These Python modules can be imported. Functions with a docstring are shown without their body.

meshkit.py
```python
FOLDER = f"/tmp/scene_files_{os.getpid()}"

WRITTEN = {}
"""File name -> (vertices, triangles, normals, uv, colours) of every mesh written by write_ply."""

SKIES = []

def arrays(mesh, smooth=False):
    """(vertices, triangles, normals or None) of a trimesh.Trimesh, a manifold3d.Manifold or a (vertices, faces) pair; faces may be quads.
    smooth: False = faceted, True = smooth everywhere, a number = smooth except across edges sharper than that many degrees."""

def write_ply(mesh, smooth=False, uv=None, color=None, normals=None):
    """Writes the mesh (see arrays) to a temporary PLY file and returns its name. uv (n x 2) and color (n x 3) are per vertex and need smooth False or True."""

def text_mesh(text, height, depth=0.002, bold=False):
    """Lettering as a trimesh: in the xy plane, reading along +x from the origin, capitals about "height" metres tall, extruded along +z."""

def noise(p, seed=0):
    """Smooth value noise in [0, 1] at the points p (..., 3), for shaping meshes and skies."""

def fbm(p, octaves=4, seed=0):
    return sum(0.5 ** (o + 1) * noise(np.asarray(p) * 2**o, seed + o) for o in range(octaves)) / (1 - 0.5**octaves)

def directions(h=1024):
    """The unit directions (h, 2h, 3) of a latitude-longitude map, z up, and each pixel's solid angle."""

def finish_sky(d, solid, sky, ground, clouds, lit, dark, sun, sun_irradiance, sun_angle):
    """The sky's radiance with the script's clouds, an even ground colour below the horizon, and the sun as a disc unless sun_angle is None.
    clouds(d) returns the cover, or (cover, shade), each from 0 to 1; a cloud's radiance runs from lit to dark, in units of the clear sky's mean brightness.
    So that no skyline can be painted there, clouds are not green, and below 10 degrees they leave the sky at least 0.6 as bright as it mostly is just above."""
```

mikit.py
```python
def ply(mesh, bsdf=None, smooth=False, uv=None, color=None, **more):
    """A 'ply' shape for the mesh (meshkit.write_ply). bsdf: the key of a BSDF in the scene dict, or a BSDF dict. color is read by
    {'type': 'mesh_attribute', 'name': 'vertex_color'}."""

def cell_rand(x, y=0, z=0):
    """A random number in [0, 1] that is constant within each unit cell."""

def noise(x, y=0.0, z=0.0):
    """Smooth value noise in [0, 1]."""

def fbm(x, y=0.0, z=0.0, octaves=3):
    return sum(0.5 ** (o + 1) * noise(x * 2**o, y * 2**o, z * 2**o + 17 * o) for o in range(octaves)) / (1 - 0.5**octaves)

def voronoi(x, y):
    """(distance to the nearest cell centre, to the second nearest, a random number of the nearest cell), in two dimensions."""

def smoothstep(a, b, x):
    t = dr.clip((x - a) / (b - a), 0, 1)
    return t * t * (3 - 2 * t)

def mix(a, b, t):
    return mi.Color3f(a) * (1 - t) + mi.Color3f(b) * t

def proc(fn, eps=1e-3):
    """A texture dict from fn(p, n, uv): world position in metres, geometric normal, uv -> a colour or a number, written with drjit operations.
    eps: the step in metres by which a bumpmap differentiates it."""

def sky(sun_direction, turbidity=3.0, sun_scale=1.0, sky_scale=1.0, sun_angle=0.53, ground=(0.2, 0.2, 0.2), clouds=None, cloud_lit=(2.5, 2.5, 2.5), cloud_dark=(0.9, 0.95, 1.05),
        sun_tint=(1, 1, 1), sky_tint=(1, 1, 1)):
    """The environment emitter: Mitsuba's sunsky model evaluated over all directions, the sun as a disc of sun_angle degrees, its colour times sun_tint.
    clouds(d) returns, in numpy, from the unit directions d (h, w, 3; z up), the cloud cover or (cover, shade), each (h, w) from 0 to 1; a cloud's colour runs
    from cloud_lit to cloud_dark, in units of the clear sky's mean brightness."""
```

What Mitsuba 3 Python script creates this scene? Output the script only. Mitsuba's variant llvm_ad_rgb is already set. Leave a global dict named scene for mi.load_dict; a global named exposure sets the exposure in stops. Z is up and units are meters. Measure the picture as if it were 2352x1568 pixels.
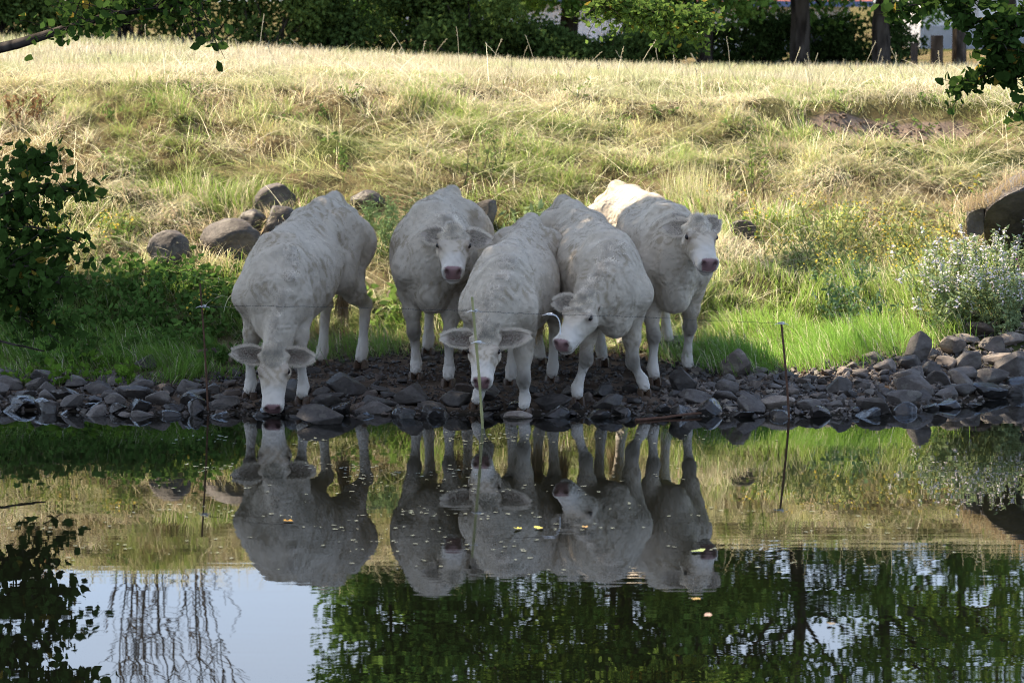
import math, random, numpy as np, trimesh, drjit as dr, mitsuba as mi, mikit, meshkit
from mikit import proc, noise, fbm, voronoi, cell_rand, smoothstep, mix
from scipy.spatial import cKDTree
T = mi.ScalarTransform4f
scene, labels = {}, {}

# ---- camera, sky, exposure ---------------------------------------------------------------------------------------
EYE = 3.2
PITCH = 4.98
scene['camera'] = {'type': 'thinlens', 'fov': 14.90, 'fov_axis': 'x', 'aperture_radius': 0.015, 'focus_distance': 31.0, 'near_clip': 0.1, 'far_clip': 2000.0,
                   'to_world': T().look_at(origin=[0, 0, EYE], target=[0, 10 * math.cos(math.radians(PITCH)), EYE - 10 * math.sin(math.radians(PITCH))], up=[0, 0, 1])}
SUN = np.array([-0.50, 0.36, 0.76])


def cloud_cover(d):
    p = np.stack([d[..., 0] / (d[..., 2] + 0.25) * 1.3, d[..., 1] / (d[..., 2] + 0.25) * 1.3, np.full(d.shape[:-1], 3.7)], -1)
    c = np.clip((meshkit.fbm(p * np.array([0.8, 1.4, 1.0]), 5, 4) - 0.36) * 2.4, 0, 1)
    return c * 0.8, 0.25 + 0.3 * c


scene['sky'] = mikit.sky(SUN, turbidity=3, sun_tint=(1.0, 1.0, 0.98), sun_scale=1.0, sky_scale=1.0, sun_angle=0.7, clouds=cloud_cover, cloud_lit=(2.15, 2.15, 2.2), cloud_dark=(1.1, 1.15, 1.25))
exposure = 3.2

# ---- helpers -----------------------------------------------------------------------------------------------------
RNG = np.random.default_rng(7)


def unit(v):
    v = np.asarray(v, float)
    return v / (np.linalg.norm(v, axis=-1, keepdims=True) + 1e-12)


def numbered(key):
    if key not in scene and key not in labels:
        return key
    n = 1
    while f'{key}_{n:03d}' in scene or f'{key}_{n:03d}' in labels:
        n += 1
    return f'{key}_{n:03d}'


def tag(key, label=None, cat=None, group=None, kind=None):
    d = {}
    for k, v in (('label', label), ('category', cat), ('group', group), ('kind', kind)):
        if v:
            d[k] = v
    if d:
        labels[key] = d
    return key


def thing(name, label, cat, group=None):
    return tag(numbered(name), label, cat, group)


def raw(v, f, bsdf, normals=None, color=None, uv=None):
    path = meshkit.write_ply((np.asarray(v), np.asarray(f)), False, uv, color, normals=normals)
    return {'type': 'ply', 'filename': path, 'face_normals': normals is None, 'bsdf': {'type': 'ref', 'id': bsdf}}


def part(parent, name, shape, **kw):
    key = numbered(f'{parent}__{name}' if parent else name)
    scene[key] = shape
    if kw:
        tag(key, **kw)
    return key


def at(px, py, Y):
    """the point at distance Y seen at (px, py) of a picture 2352 wide"""
    t = math.atan((py - 784) / 9000) + math.radians(PITCH)
    return np.array([(px - 1176) * Y / 9000 / math.cos(t) * math.cos(math.radians(PITCH)) ** 0, Y, EYE - math.tan(t) * Y])


def tube_arrays(pts, radii, n=7, cap=True):
    """a tapered tube through pts as (vertices, triangles)"""
    pts = np.asarray(pts, float); radii = np.broadcast_to(np.asarray(radii, float), (len(pts),))
    d = unit(np.gradient(pts, axis=0))
    ref = np.array([0, 0, 1.0]) if abs(d[0][2]) < 0.8 else np.array([1.0, 0, 0])
    a = unit(np.cross(d, ref)); b = np.cross(d, a)
    ang = np.arange(n) / n * 2 * np.pi
    v = pts[:, None] + radii[:, None, None] * (a[:, None] * np.cos(ang)[None, :, None] + b[:, None] * np.sin(ang)[None, :, None])
    v = v.reshape(-1, 3)
    i, j = np.meshgrid(np.arange(len(pts) - 1), np.arange(n), indexing='ij')
    p, q, r, s = i * n + j, i * n + (j + 1) % n, (i + 1) * n + j, (i + 1) * n + (j + 1) % n
    f = np.concatenate([np.stack([p, q, r], -1).reshape(-1, 3), np.stack([q, s, r], -1).reshape(-1, 3)])
    if cap:
        v = np.vstack([v, pts[:1], pts[-1:]])
        k = np.arange(n)
        f = np.vstack([f, np.stack([np.full(n, len(v) - 2), (k + 1) % n, k], -1), np.stack([np.full(n, len(v) - 1), (len(pts) - 1) * n + k, (len(pts) - 1) * n + (k + 1) % n], -1)])
    return v, f


def join(parts):
    """join (v, f[, extra...]) tuples"""
    out_v, out_f, n, extra = [], [], 0, [[] for _ in parts[0][2:]]
    for p in parts:
        out_v.append(p[0]); out_f.append(np.asarray(p[1]) + n); n += len(p[0])
        for e, x in zip(extra, p[2:]):
            e.append(x)
    return (np.vstack(out_v), np.vstack(out_f), *[np.vstack(e) for e in extra])


VC = {'type': 'mesh_attribute', 'name': 'vertex_color'}


def strips(p, width_dir, w, col, nrm):
    """blades: p (n, k, 3) centre lines, width_dir (n, 3), w (n, k) half widths, col (n, k, 3), nrm (n, 3) or (n, k, 3); the last point is a tip"""
    n, k = p.shape[:2]
    wd = width_dir[:, None, :] * w[..., None]
    L, R = p[:, :-1] - wd[:, :-1], p[:, :-1] + wd[:, :-1]
    v = np.concatenate([L, R, p[:, -1:]], 1)
    c = np.concatenate([col[:, :-1], col[:, :-1], col[:, -1:]], 1)
    nn = np.broadcast_to(nrm[:, None, :] if nrm.ndim == 2 else nrm, (n, k, 3))
    nn = np.concatenate([nn[:, :-1], nn[:, :-1], nn[:, -1:]], 1)
    m = k - 1
    f = []
    for i in range(m - 1):
        f += [[i, m + i, i + 1], [m + i, m + i + 1, i + 1]]
    f.append([m - 1, 2 * m - 1, 2 * m])
    f = (np.arange(n)[:, None, None] * (2 * m + 1) + np.array(f)[None]).reshape(-1, 3)
    return v.reshape(-1, 3), f, c.reshape(-1, 3), nn.reshape(-1, 3)

# ---- the ground ---------------------------------------------------------------------------------------------------
def shore_y(x):
    x = np.asarray(x, float)
    return 30.1 + 1.9 * np.clip((x - 2.6) / 1.6, 0, 1.6) ** 1.6 + 0.35 * np.clip((-x - 2.0) / 2.0, 0, 3) ** 1.3 + 0.10 * (meshkit.fbm(np.stack([x * 1.3, x * 0, x * 0], -1), 3, 3) - 0.5)


def brow_y(x):
    x = np.asarray(x, float)
    return 39.0 + 0.5 * np.sin(x * 0.5 + 0.8) + np.clip((x - 1) / 5, 0, 1) * 0.8


def smooth01(t):
    t = np.clip(t, 0, 1)
    return t * t * (3 - 2 * t)


def ground_z(x, y):
    x, y = np.asarray(x, float), np.asarray(y, float)
    s = shore_y(x)
    foot = 33.0 + 0.3 * np.sin(x * 0.7)
    zf = 0.12 * (foot - 30.1)
    top = 2.46 - 0.13 * smooth01((x + 2.5) / 6)
    b = brow_y(x)
    low = 0.12 * (y - np.clip(30.1 + (s - 30.1), 30.0, 40)) * np.where(x > 2.6, 1.0 + 0.25 * np.clip((x - 2.6), 0, 2), 1.0)
    low = np.where(y < s, np.maximum(-0.28 * (s - y), -0.9), low)
    t = np.clip((y - foot) / (b - foot), 0, 1)
    rise = zf + (top - zf) * (t ** 0.92) * 1.0
    edge = smooth01((t - 0.82) / 0.18)
    rise = rise * (1 - edge) + (top - 0.02) * edge * 1.0 if False else rise
    far = top + np.minimum(y - b, 24) * (0.005 - 0.0165 * smooth01((x + 8) / 9))
    z = np.where(y < foot, low, np.where(y < b, rise, far))
    # blend at the foot
    bl = smooth01((y - foot + 0.6) / 1.2)
    z = np.where(np.abs(y - foot) < 0.6, (1 - bl) * low + bl * np.maximum(rise, zf + (top - zf) * np.maximum((y - foot) / (b - foot), -0.06)), z)
    # rounded brow
    br = np.abs(y - b) < 0.9
    u = (y - b + 0.9) / 1.8
    z = np.where(br, z - 0.10 * (1 - (2 * u - 1) ** 2) ** 2, z)
    # hummocks on the slope
    p = np.stack([x, y, x * 0], -1)
    slope = np.clip((y - 33.2) / 1.0, 0, 1) * np.clip((b + 0.6 - y) / 1.4, 0, 1)
    z = z + slope * (0.30 * (meshkit.fbm(p * 0.9, 3, 11) - 0.5) + 0.12 * (meshkit.noise(p * 3.1, 5) - 0.5))
    # the eroded hollow near the top at the right
    hx, hy = (x - 3.75) / 1.15, (y - 38.45) / 0.6
    q = hx * hx + hy * hy
    z = z - 0.36 * np.exp(-q ** 2) * (y < 50)
    z = z + (q < 1.6) * np.clip(1.6 - q, 0, 1) * 0.10 * (meshkit.fbm(p * 7, 3, 77) - 0.5)
    # the near bank, behind the photographer
    z = np.where(y < 3.0, np.maximum(z, 1.75 * smooth01((3.0 - y) / 3.0) - 0.9 * (1 - smooth01((3.0 - y) / 3.0))), z)
    # the pond bed and the flat field
    z = z + 0.03 * (meshkit.noise(p * 4.0, 8) - 0.5) * (y > s)
    return z


def grid_mesh(xs, ys):
    X, Y = np.meshgrid(xs, ys)
    Z = ground_z(X, Y)
    v = np.stack([X, Y, Z], -1).reshape(-1, 3)
    i, j = np.meshgrid(np.arange(len(ys) - 1), np.arange(len(xs) - 1), indexing='ij')
    a = i * len(xs) + j
    f = np.concatenate([np.stack([a, a + 1, a + len(xs)], -1).reshape(-1, 3), np.stack([a + 1, a + len(xs) + 1, a + len(xs)], -1).reshape(-1, 3)])
    return v, f


def spread(lo, hi, step, far, grow=1.35):
    xs = list(np.arange(lo, hi + 1e-6, step))
    s, a, b = step, [], []
    while xs[-1] < far:
        s *= grow; xs.append(xs[-1] + s)
    s = step
    while xs[0] > -far:
        s *= grow; xs.insert(0, xs[0] - s)
    return np.array(xs)


def fn_ground(p, n, uv):
    big = fbm(p.x * 0.7, p.y * 0.7, 0.0, 3)
    mid = fbm(p.x * 5, p.y * 5, p.z * 5, 3)
    fine = fbm(p.x * 60, p.y * 60, p.z * 60, 2)
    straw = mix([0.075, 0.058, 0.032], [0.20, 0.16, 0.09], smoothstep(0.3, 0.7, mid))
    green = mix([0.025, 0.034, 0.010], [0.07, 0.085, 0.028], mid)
    grass = mix(straw, green, smoothstep(0.42, 0.62, big))  # ground tone darkened to stand in for shadow between the grass clumps
    soil = mix([0.055, 0.040, 0.030], [0.17, 0.13, 0.10], smoothstep(0.25, 0.75, mid))
    c = mix(soil, grass, smoothstep(32.3, 33.3, p.y + (mid - 0.5) * 1.6))
    q = dr.square((p.x - 3.75) / 0.80) + dr.square((p.y - 38.85) / 0.17)
    earth = mix([0.12, 0.092, 0.072], [0.28, 0.215, 0.175], mid)
    c = mix(c, earth, smoothstep(1.25, 0.8, q + (mid - 0.5) * 0.8))
    bed = smoothstep(0.06, 0.0, p.z)
    c = mix(c, [0.022, 0.02, 0.016], bed)
    return c * (0.7 + 0.6 * fine)


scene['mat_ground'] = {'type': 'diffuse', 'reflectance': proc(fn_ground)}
gv, gf = grid_mesh(spread(-6.5, 6.5, 0.06, 700), np.concatenate([[-60, -30, -12, -6, -3, -1, 0, 1, 2, 3, 5, 8, 16, 22, 26, 28], np.arange(29, 41, 0.06), 41 + np.cumsum(0.08 * 1.13 ** np.arange(64))]))
_, _, gn = meshkit.arrays((gv, gf), True)
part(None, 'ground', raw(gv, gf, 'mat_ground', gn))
tag('ground', kind='structure')


def ground_normal(x, y, e=0.05):
    dx = (ground_z(x + e, y) - ground_z(x - e, y)) / (2 * e)
    dy = (ground_z(x, y + e) - ground_z(x, y - e)) / (2 * e)
    return unit(np.stack([-dx, -dy, np.ones_like(dx)], -1))


# ---- the water ----------------------------------------------------------------------------------------------------
def fn_ripple(p, n, uv):
    a = fbm(p.x * 1.1, p.y * 2.6, 0.0, 2)
    b = noise(p.x * 3.0 + 5, p.y * 16.0, 1.0)
    c = noise(p.x * 9.0, p.y * 45.0, 3.0)
    calm = smoothstep(0.35, 0.7, fbm(p.x * 0.35, p.y * 0.9, 4.0, 2))
    return a * 0.00045 + b * (0.00004 + 0.00006 * calm) + c * 0.000022 * calm


scene['mat_water'] = {'type': 'bumpmap', 'arbitrary': proc(fn_ripple, eps=0.006), 'scale': 1.0,
                      'bsdf': {'type': 'plastic', 'int_ior': 1.333, 'diffuse_reflectance': {'type': 'rgb', 'value': [0.0040, 0.0048, 0.0034]}, 'nonlinear': True}}
scene['water'] = {'type': 'rectangle', 'to_world': T().translate([0, 9.0, 0]).scale([300, 26, 1]), 'bsdf': {'type': 'ref', 'id': 'mat_water'}}
tag('water', kind='structure')

from scipy.sparse import coo_matrix
from scipy.sparse.csgraph import connected_components

# ---- the cattle: each body one continuous surface from a smooth union of tapered volumes -----------------------------
class Flesh:
    """a signed distance built from rounded cones, ellipsoids and lofted ellipses, joined smoothly"""

    def __init__(self):
        self.prims = []

    def cone(self, a, b, ra, rb, k=0.03, cut=False):
        a, b = np.asarray(a, float), np.asarray(b, float)

        def fn(p):
            ab = b - a
            t = np.clip((p - a) @ ab / (ab @ ab + 1e-9), 0, 1)
            return np.linalg.norm(p - a - t[:, None] * ab, axis=1) - (ra + (rb - ra) * t)
        r = max(ra, rb)
        self.prims.append((fn, np.minimum(a, b) - r, np.maximum(a, b) + r, k, cut))

    def chain(self, pts, rad, k=0.03):
        for i in range(len(pts) - 1):
            self.cone(pts[i], pts[i + 1], rad[i], rad[i + 1], k)

    def blob(self, c, r, axes=None, k=0.03, cut=False):
        c, r = np.asarray(c, float), np.asarray(r, float) * np.ones(3)
        A = np.eye(3) if axes is None else np.asarray(axes, float)

        def fn(p):
            q = (p - c) @ A.T
            k0 = np.linalg.norm(q / r, axis=1); k1 = np.linalg.norm(q / (r * r), axis=1) + 1e-9
            return k0 * (k0 - 1) / k1
        m = r.max()
        self.prims.append((fn, c - m, c + m, k, cut))

    def loft(self, C, L, U, w, h, k=0.05, e=None):
        """ellipses: centres C, side vectors L, up vectors U, half widths w, half heights h"""
        C, L, U, w, h = (np.asarray(x, float) for x in (C, L, U, w, h))
        e0 = (e, e) if np.isscalar(e) else (e or (0.12, 0.12))
        A = unit(np.cross(L, U))

        def fn(p):
            best = np.full(len(p), 1e3)
            for i in range(len(C) - 1):
                d = C[i + 1] - C[i]
                t = (p - C[i]) @ d / (d @ d)
                near = (t > (-9 if i == 0 else -0.6)) & (t < (9 if i == len(C) - 2 else 1.6))
                if not near.any():
                    continue
                pn = p[near]; t = np.clip(t[near], 0, 1)
                q = pn - C[i] - t[:, None] * d
                l = L[i] + t[:, None] * (L[i + 1] - L[i]); u = U[i] + t[:, None] * (U[i + 1] - U[i]); a = A[i] + t[:, None] * (A[i + 1] - A[i])
                W = w[i] + t * (w[i + 1] - w[i]); H = h[i] + t * (h[i + 1] - h[i])
                E = e0[0] if i < len(C) / 2 else e0[1]
                qs, qu, qa = (q * l).sum(1), (q * u).sum(1), (q * a).sum(1)
                k0 = np.sqrt((qs / W) ** 2 + (qu / H) ** 2 + (qa / E) ** 2)
                k1 = np.sqrt((qs / W ** 2) ** 2 + (qu / H ** 2) ** 2 + (qa / E ** 2) ** 2) + 1e-9
                best[near] = np.minimum(best[near], k0 * (k0 - 1) / k1)
            return best
        m = max(w.max(), h.max())
        self.prims.append((fn, C.min(0) - m, C.max(0) + m, k, False))

    def __call__(self, p):
        d = np.full(len(p), 0.4)
        for fn, lo, hi, k, cut in self.prims:
            m = k + 0.06
            idx = np.nonzero(((p > lo - m) & (p < hi + m)).all(1))[0]
            if not len(idx):
                continue
            a, b = d[idx], fn(p[idx])
            if cut:
                h = np.clip(0.5 - 0.5 * (a + b) / k, 0, 1)
                d[idx] = a * (1 - h) - b * h + k * h * (1 - h)
            else:
                h = np.clip(0.5 + 0.5 * (b - a) / k, 0, 1)
                d[idx] = b * (1 - h) + a * h - k * h * (1 - h)
        return d

    def mesh(self, s):
        """surface nets on a narrow band"""
        lo = np.min([x[1] for x in self.prims if not x[4]], 0) - 0.04
        hi = np.max([x[2] for x in self.prims if not x[4]], 0) + 0.04
        c = 4
        n = (np.ceil((hi - lo) / s / c).astype(int) + 1) * c
        g = [lo[i] + s * np.arange(n[i]) for i in range(3)]
        gc = [a[::c] + s * (c - 1) / 2 for a in g]
        P = np.stack(np.meshgrid(*gc, indexing='ij'), -1)
        dc = self(P.reshape(-1, 3)).reshape(P.shape[:3])
        D = np.repeat(np.repeat(np.repeat(dc, c, 0), c, 1), c, 2).astype(np.float32)
        idx = np.argwhere(np.abs(D) < s * c * 1.8)
        p = lo + s * idx
        D[tuple(idx.T)] = self(p)
        S = D < 0
        acc, cnt = {}, None
        sumv = np.zeros(D.shape + (3,), np.float32); cnt = np.zeros(D.shape, np.int16)
        edges = []
        for ax in range(3):
            sl0 = [slice(None)] * 3; sl1 = [slice(None)] * 3
            sl0[ax] = slice(0, -1); sl1[ax] = slice(1, None)
            cross = np.argwhere(S[tuple(sl0)] != S[tuple(sl1)])
            nxt = cross.copy(); nxt[:, ax] += 1
            a, b = D[tuple(cross.T)], D[tuple(nxt.T)]
            t = a / (a - b)
            pos = cross.astype(np.float32); pos[:, ax] += t
            o = [i for i in range(3) if i != ax]
            for da in (0, 1):
                for db in (0, 1):
                    cell = cross.copy(); cell[:, o[0]] -= da; cell[:, o[1]] -= db
                    ok = (cell >= 0).all(1)
                    np.add.at(sumv, tuple(cell[ok].T), pos[ok]); np.add.at(cnt, tuple(cell[ok].T), 1)
            edges.append((ax, o, cross, a < 0))
        cells = np.argwhere(cnt > 0)
        ids = np.full(D.shape, -1, np.int64); ids[tuple(cells.T)] = np.arange(len(cells))
        v = lo + s * sumv[tuple(cells.T)] / cnt[tuple(cells.T)][:, None]
        faces = []
        for ax, o, cross, inside in edges:
            q = []
            for da, db in ((0, 0), (1, 0), (1, 1), (0, 1)):
                cell = cross.copy(); cell[:, o[0]] -= da; cell[:, o[1]] -= db
                q.append(ids[tuple(cell.T)])
            q = np.stack(q, -1)
            flip = inside if ax != 1 else ~inside
            q = np.where(flip[:, None], q, q[:, ::-1])
            faces += [q[:, [0, 1, 2]], q[:, [0, 2, 3]]]
        f = np.concatenate(faces)
        f = f[(f >= 0).all(1)]
        _, lab = connected_components(coo_matrix((np.ones(len(f) * 2), (np.r_[f[:, 0], f[:, 1]], np.r_[f[:, 1], f[:, 2]])), shape=(len(v), len(v))), directed=False)
        main = lab == np.bincount(lab).argmax()
        f = f[main[f[:, 0]]]; used = np.unique(f); at_new = np.full(len(v), -1); at_new[used] = np.arange(len(used)); v, f = v[used], at_new[f]
        e = np.unique(np.sort(np.vstack([f[:, [0, 1]], f[:, [1, 2]], f[:, [2, 0]]]), 1), axis=0)
        A = coo_matrix((np.ones(len(e) * 2), (np.r_[e[:, 0], e[:, 1]], np.r_[e[:, 1], e[:, 0]])), shape=(len(v), len(v))).tocsr()
        deg = np.asarray(A.sum(1))
        for w in (0.5, -0.52) * 4:
            v = v + w * (A @ v / deg - v)
        return v, f


def catmull(P, n):
    P = np.asarray(P, float)
    t = np.linspace(0, len(P) - 1, n); i = np.minimum(t.astype(int), len(P) - 2); u = (t - i)[:, None] if P.ndim > 1 else t - i
    p0, p1, p2, p3 = P[np.maximum(i - 1, 0)], P[i], P[i + 1], P[np.minimum(i + 2, len(P) - 1)]
    return 0.5 * (2 * p1 + (p2 - p0) * u + (2 * p0 - 5 * p1 + 4 * p2 - p3) * u ** 2 + (3 * p1 - p0 - 3 * p2 + p3) * u ** 3)


COAT = np.array([0.485, 0.428, 0.350])
for name, rough in (('mat_skin', 0.75), ('mat_hair', 0.6)):
    scene[name] = {'type': 'twosided', 'bsdf': {'type': 'principled', 'base_color': VC, 'roughness': rough, 'specular': 0.25, 'sheen': 0.12, 'sheen_tint': 0.3}}


def fn_tousle(p, n, uv):
    wx = noise(p.x * 9, p.y * 9, p.z * 9) * 2.2; wz = noise(p.x * 8 + 7, p.y * 8, p.z * 8) * 2.2
    return 0.013 * noise(p.x * 30 + wx * 2, p.y * 30, p.z * 22 + wz * 2) + 0.006 * noise(p.x * 75 + wx * 3, p.y * 75, p.z * 55 + wz * 3) + 0.004 * noise(p.x * 11, p.y * 11, p.z * 9)


scene['mat_coat'] = {'type': 'bumpmap', 'arbitrary': proc(fn_tousle, eps=2e-3), 'scale': 1.0, 'bsdf': {'type': 'ref', 'id': 'mat_skin'}}
scene['mat_eye'] = {'type': 'roughplastic', 'diffuse_reflectance': {'type': 'rgb', 'value': [0.012, 0.008, 0.006]}, 'alpha': 0.06}
scene['mat_hoof'] = {'type': 'roughplastic', 'diffuse_reflectance': proc(lambda p, n, uv: mix([0.06, 0.040, 0.028], [0.17, 0.105, 0.065], fbm(p.x * 25, p.y * 25, p.z * 90, 3))), 'alpha': 0.35}
scene['mat_nose'] = {'type': 'principled', 'base_color': VC, 'roughness': 0.35, 'specular': 0.5}


def make_cow(name, label, tail_xy, hind, front, rump_z, withers_z, poll, muzzle, face, ears, S=1.0, seed=0, neck_mid=None, knees=None, curl=0.3, bend=0.0, tone=1.0, belly=1.0, hock_out=0.0):
    """hind, front: (right, left) hoof points; poll, muzzle: points; face: the direction the forehead faces; ears: (right, left) ear-tip points"""
    key = thing(name, label, 'cow', 'pale cattle at the water')
    rng = np.random.default_rng(seed)
    hind, front = [np.asarray(h, float) for h in hind], [np.asarray(h, float) for h in front]
    poll, muzzle = np.asarray(poll, float), np.asarray(muzzle, float)
    Hm, Fm = (hind[0] + hind[1]) / 2, (front[0] + front[1]) / 2
    tail = np.array([tail_xy[0], tail_xy[1], 0])
    # spine path in plan: tail head -> over the shoulders
    fwd_f = unit((Fm - tail) * [1, 1, 0])
    path = np.stack([tail, tail + (Fm - tail) * [0.5, 0.5, 0] + np.array([-fwd_f[1], fwd_f[0], 0]) * bend, Fm * [1, 1, 0] + fwd_f * 0.0 * S])
    length = np.linalg.norm(path[2] - path[0])
    fr = np.linspace(0, 1, 21)
    plan = catmull(path, 21)
    plan = np.vstack([plan, plan[-1] + unit(plan[-1] - plan[-2]) * np.array([[0.09], [0.18], [0.27]]) * S])
    arc = np.concatenate([[0], np.cumsum(np.linalg.norm(np.diff(plan, axis=0), axis=1))])
    # stations: fraction along (0 = pins, 1 = over front hooves), half width, top, bottom
    gz = np.interp(arc, [0, length], [Hm[2], Fm[2]])
    st = np.array([[-0.02, 0.145, 1.28, 0.95], [0.06, 0.20, 1.34, 0.84], [0.18, 0.25, 1.365, 0.74], [0.32, 0.285, 1.36, 0.67], [0.50, 0.345 * belly, 1.345, 0.565], [0.66, 0.365 * belly, 1.33, 0.53],
                   [0.82, 0.34, 1.34, 0.53], [0.95, 0.285, 1.345, 0.56], [1.06, 0.235, 1.27, 0.61], [1.15, 0.175, 1.16, 0.68]])
    a_n = np.interp(np.linspace(0, 1, 18), np.linspace(0, 1, len(st)), st[:, 0])
    w_n, top_n, bot_n = (np.interp(a_n, st[:, 0], st[:, i]) for i in (1, 2, 3))
    C = np.stack([np.interp(a_n * length, arc, plan[:, i]) for i in range(3)], -1)
    C[a_n < 0] += (plan[0] - plan[1]) / np.linalg.norm(plan[1] - plan[0]) * (-a_n[a_n < 0])[:, None] * length
    ground = np.interp(a_n * length, arc, gz)
    scale_z = np.interp(a_n, [0.15, 0.95], [(rump_z - Hm[2]) / 1.365, (withers_z - Fm[2]) / 1.36])
    top, bot = ground + top_n * scale_z, ground + bot_n * scale_z
    C[:, 2] = (top + bot) / 2
    tang = unit(np.gradient(C * [1, 1, 0.6], axis=0)); up0 = np.array([0, 0, 1.0])
    Lv = unit(np.cross(up0, tang)); Uv = np.cross(tang, Lv)
    F = Flesh()
    F.loft(C, Lv, Uv, w_n * S, (top - bot) / 2, e=(0.10, 0.12))

    def body(a, s, z):                       # a point in body terms
        i = np.interp(a, a_n, np.arange(len(a_n)))
        g = np.array([np.interp(i, np.arange(len(a_n)), C[:, j]) for j in range(3)]); l = unit(np.array([np.interp(i, np.arange(len(a_n)), Lv[:, j]) for j in range(3)]))
        return np.array([g[0], g[1], np.interp(a, a_n, ground) + z * np.interp(a, a_n, scale_z)]) + l * s * S
    # back ridge, hooks, pins, shoulder blades
    F.chain([body(-0.03, 0, 1.325), body(0.04, 0, 1.348), body(0.2, 0, 1.33), body(0.5, 0, 1.305), body(0.8, 0, 1.305), body(0.97, 0, 1.325)], [0.03, 0.04, 0.045, 0.045, 0.045, 0.045], 0.12)
    for s in (-1, 1):
        F.blob(body(0.20, s * 0.20, 1.235), 0.06, k=0.11)
        F.blob(body(-0.02, s * 0.10, 1.21), 0.05, k=0.10)
        F.cone(body(0.93, s * 0.10, 1.30), body(1.08, s * 0.20, 0.86), 0.05, 0.085, 0.12)
        F.blob(body(0.06, s * 0.17, 1.0), [0.2 * S, 0.12 * S, 0.22 * S], k=0.10)
    # fore and hind limbs
    fwd = unit((plan[-1] - plan[0]) * [1, 1, 0]); left = np.array([-fwd[1], fwd[0], 0])
    hoof_dirs = []
    for i, s in ((0, -1), (1, 1)):
        h = front[i]
        sh, el = body(1.06, s * 0.185, 0.90), body(0.965, s * 0.175, 0.70)
        kn = (h + [0, 0, 0.375 * S]) * 0.8 + 0.2 * (el * [1, 1, 0] + [0, 0, h[2] + 0.375 * S]) + fwd * 0.03
        if knees and knees.get(('f', i)) is not None:
            kn = np.asarray(knees[('f', i)], float)
        ft = h + np.array([0, 0, 0.125 * S]) - fwd * 0.035 + (kn - h) * [0.10, 0.10, 0]
        d = unit(kn - el)
        F.chain([sh, el], [0.13 * S, 0.105 * S], 0.08)
        F.chain([el, el + (kn - el) * 0.5, el + (kn - el) * 0.88, kn], [0.100 * S, 0.072 * S, 0.048 * S, 0.052 * S], 0.035)
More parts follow.
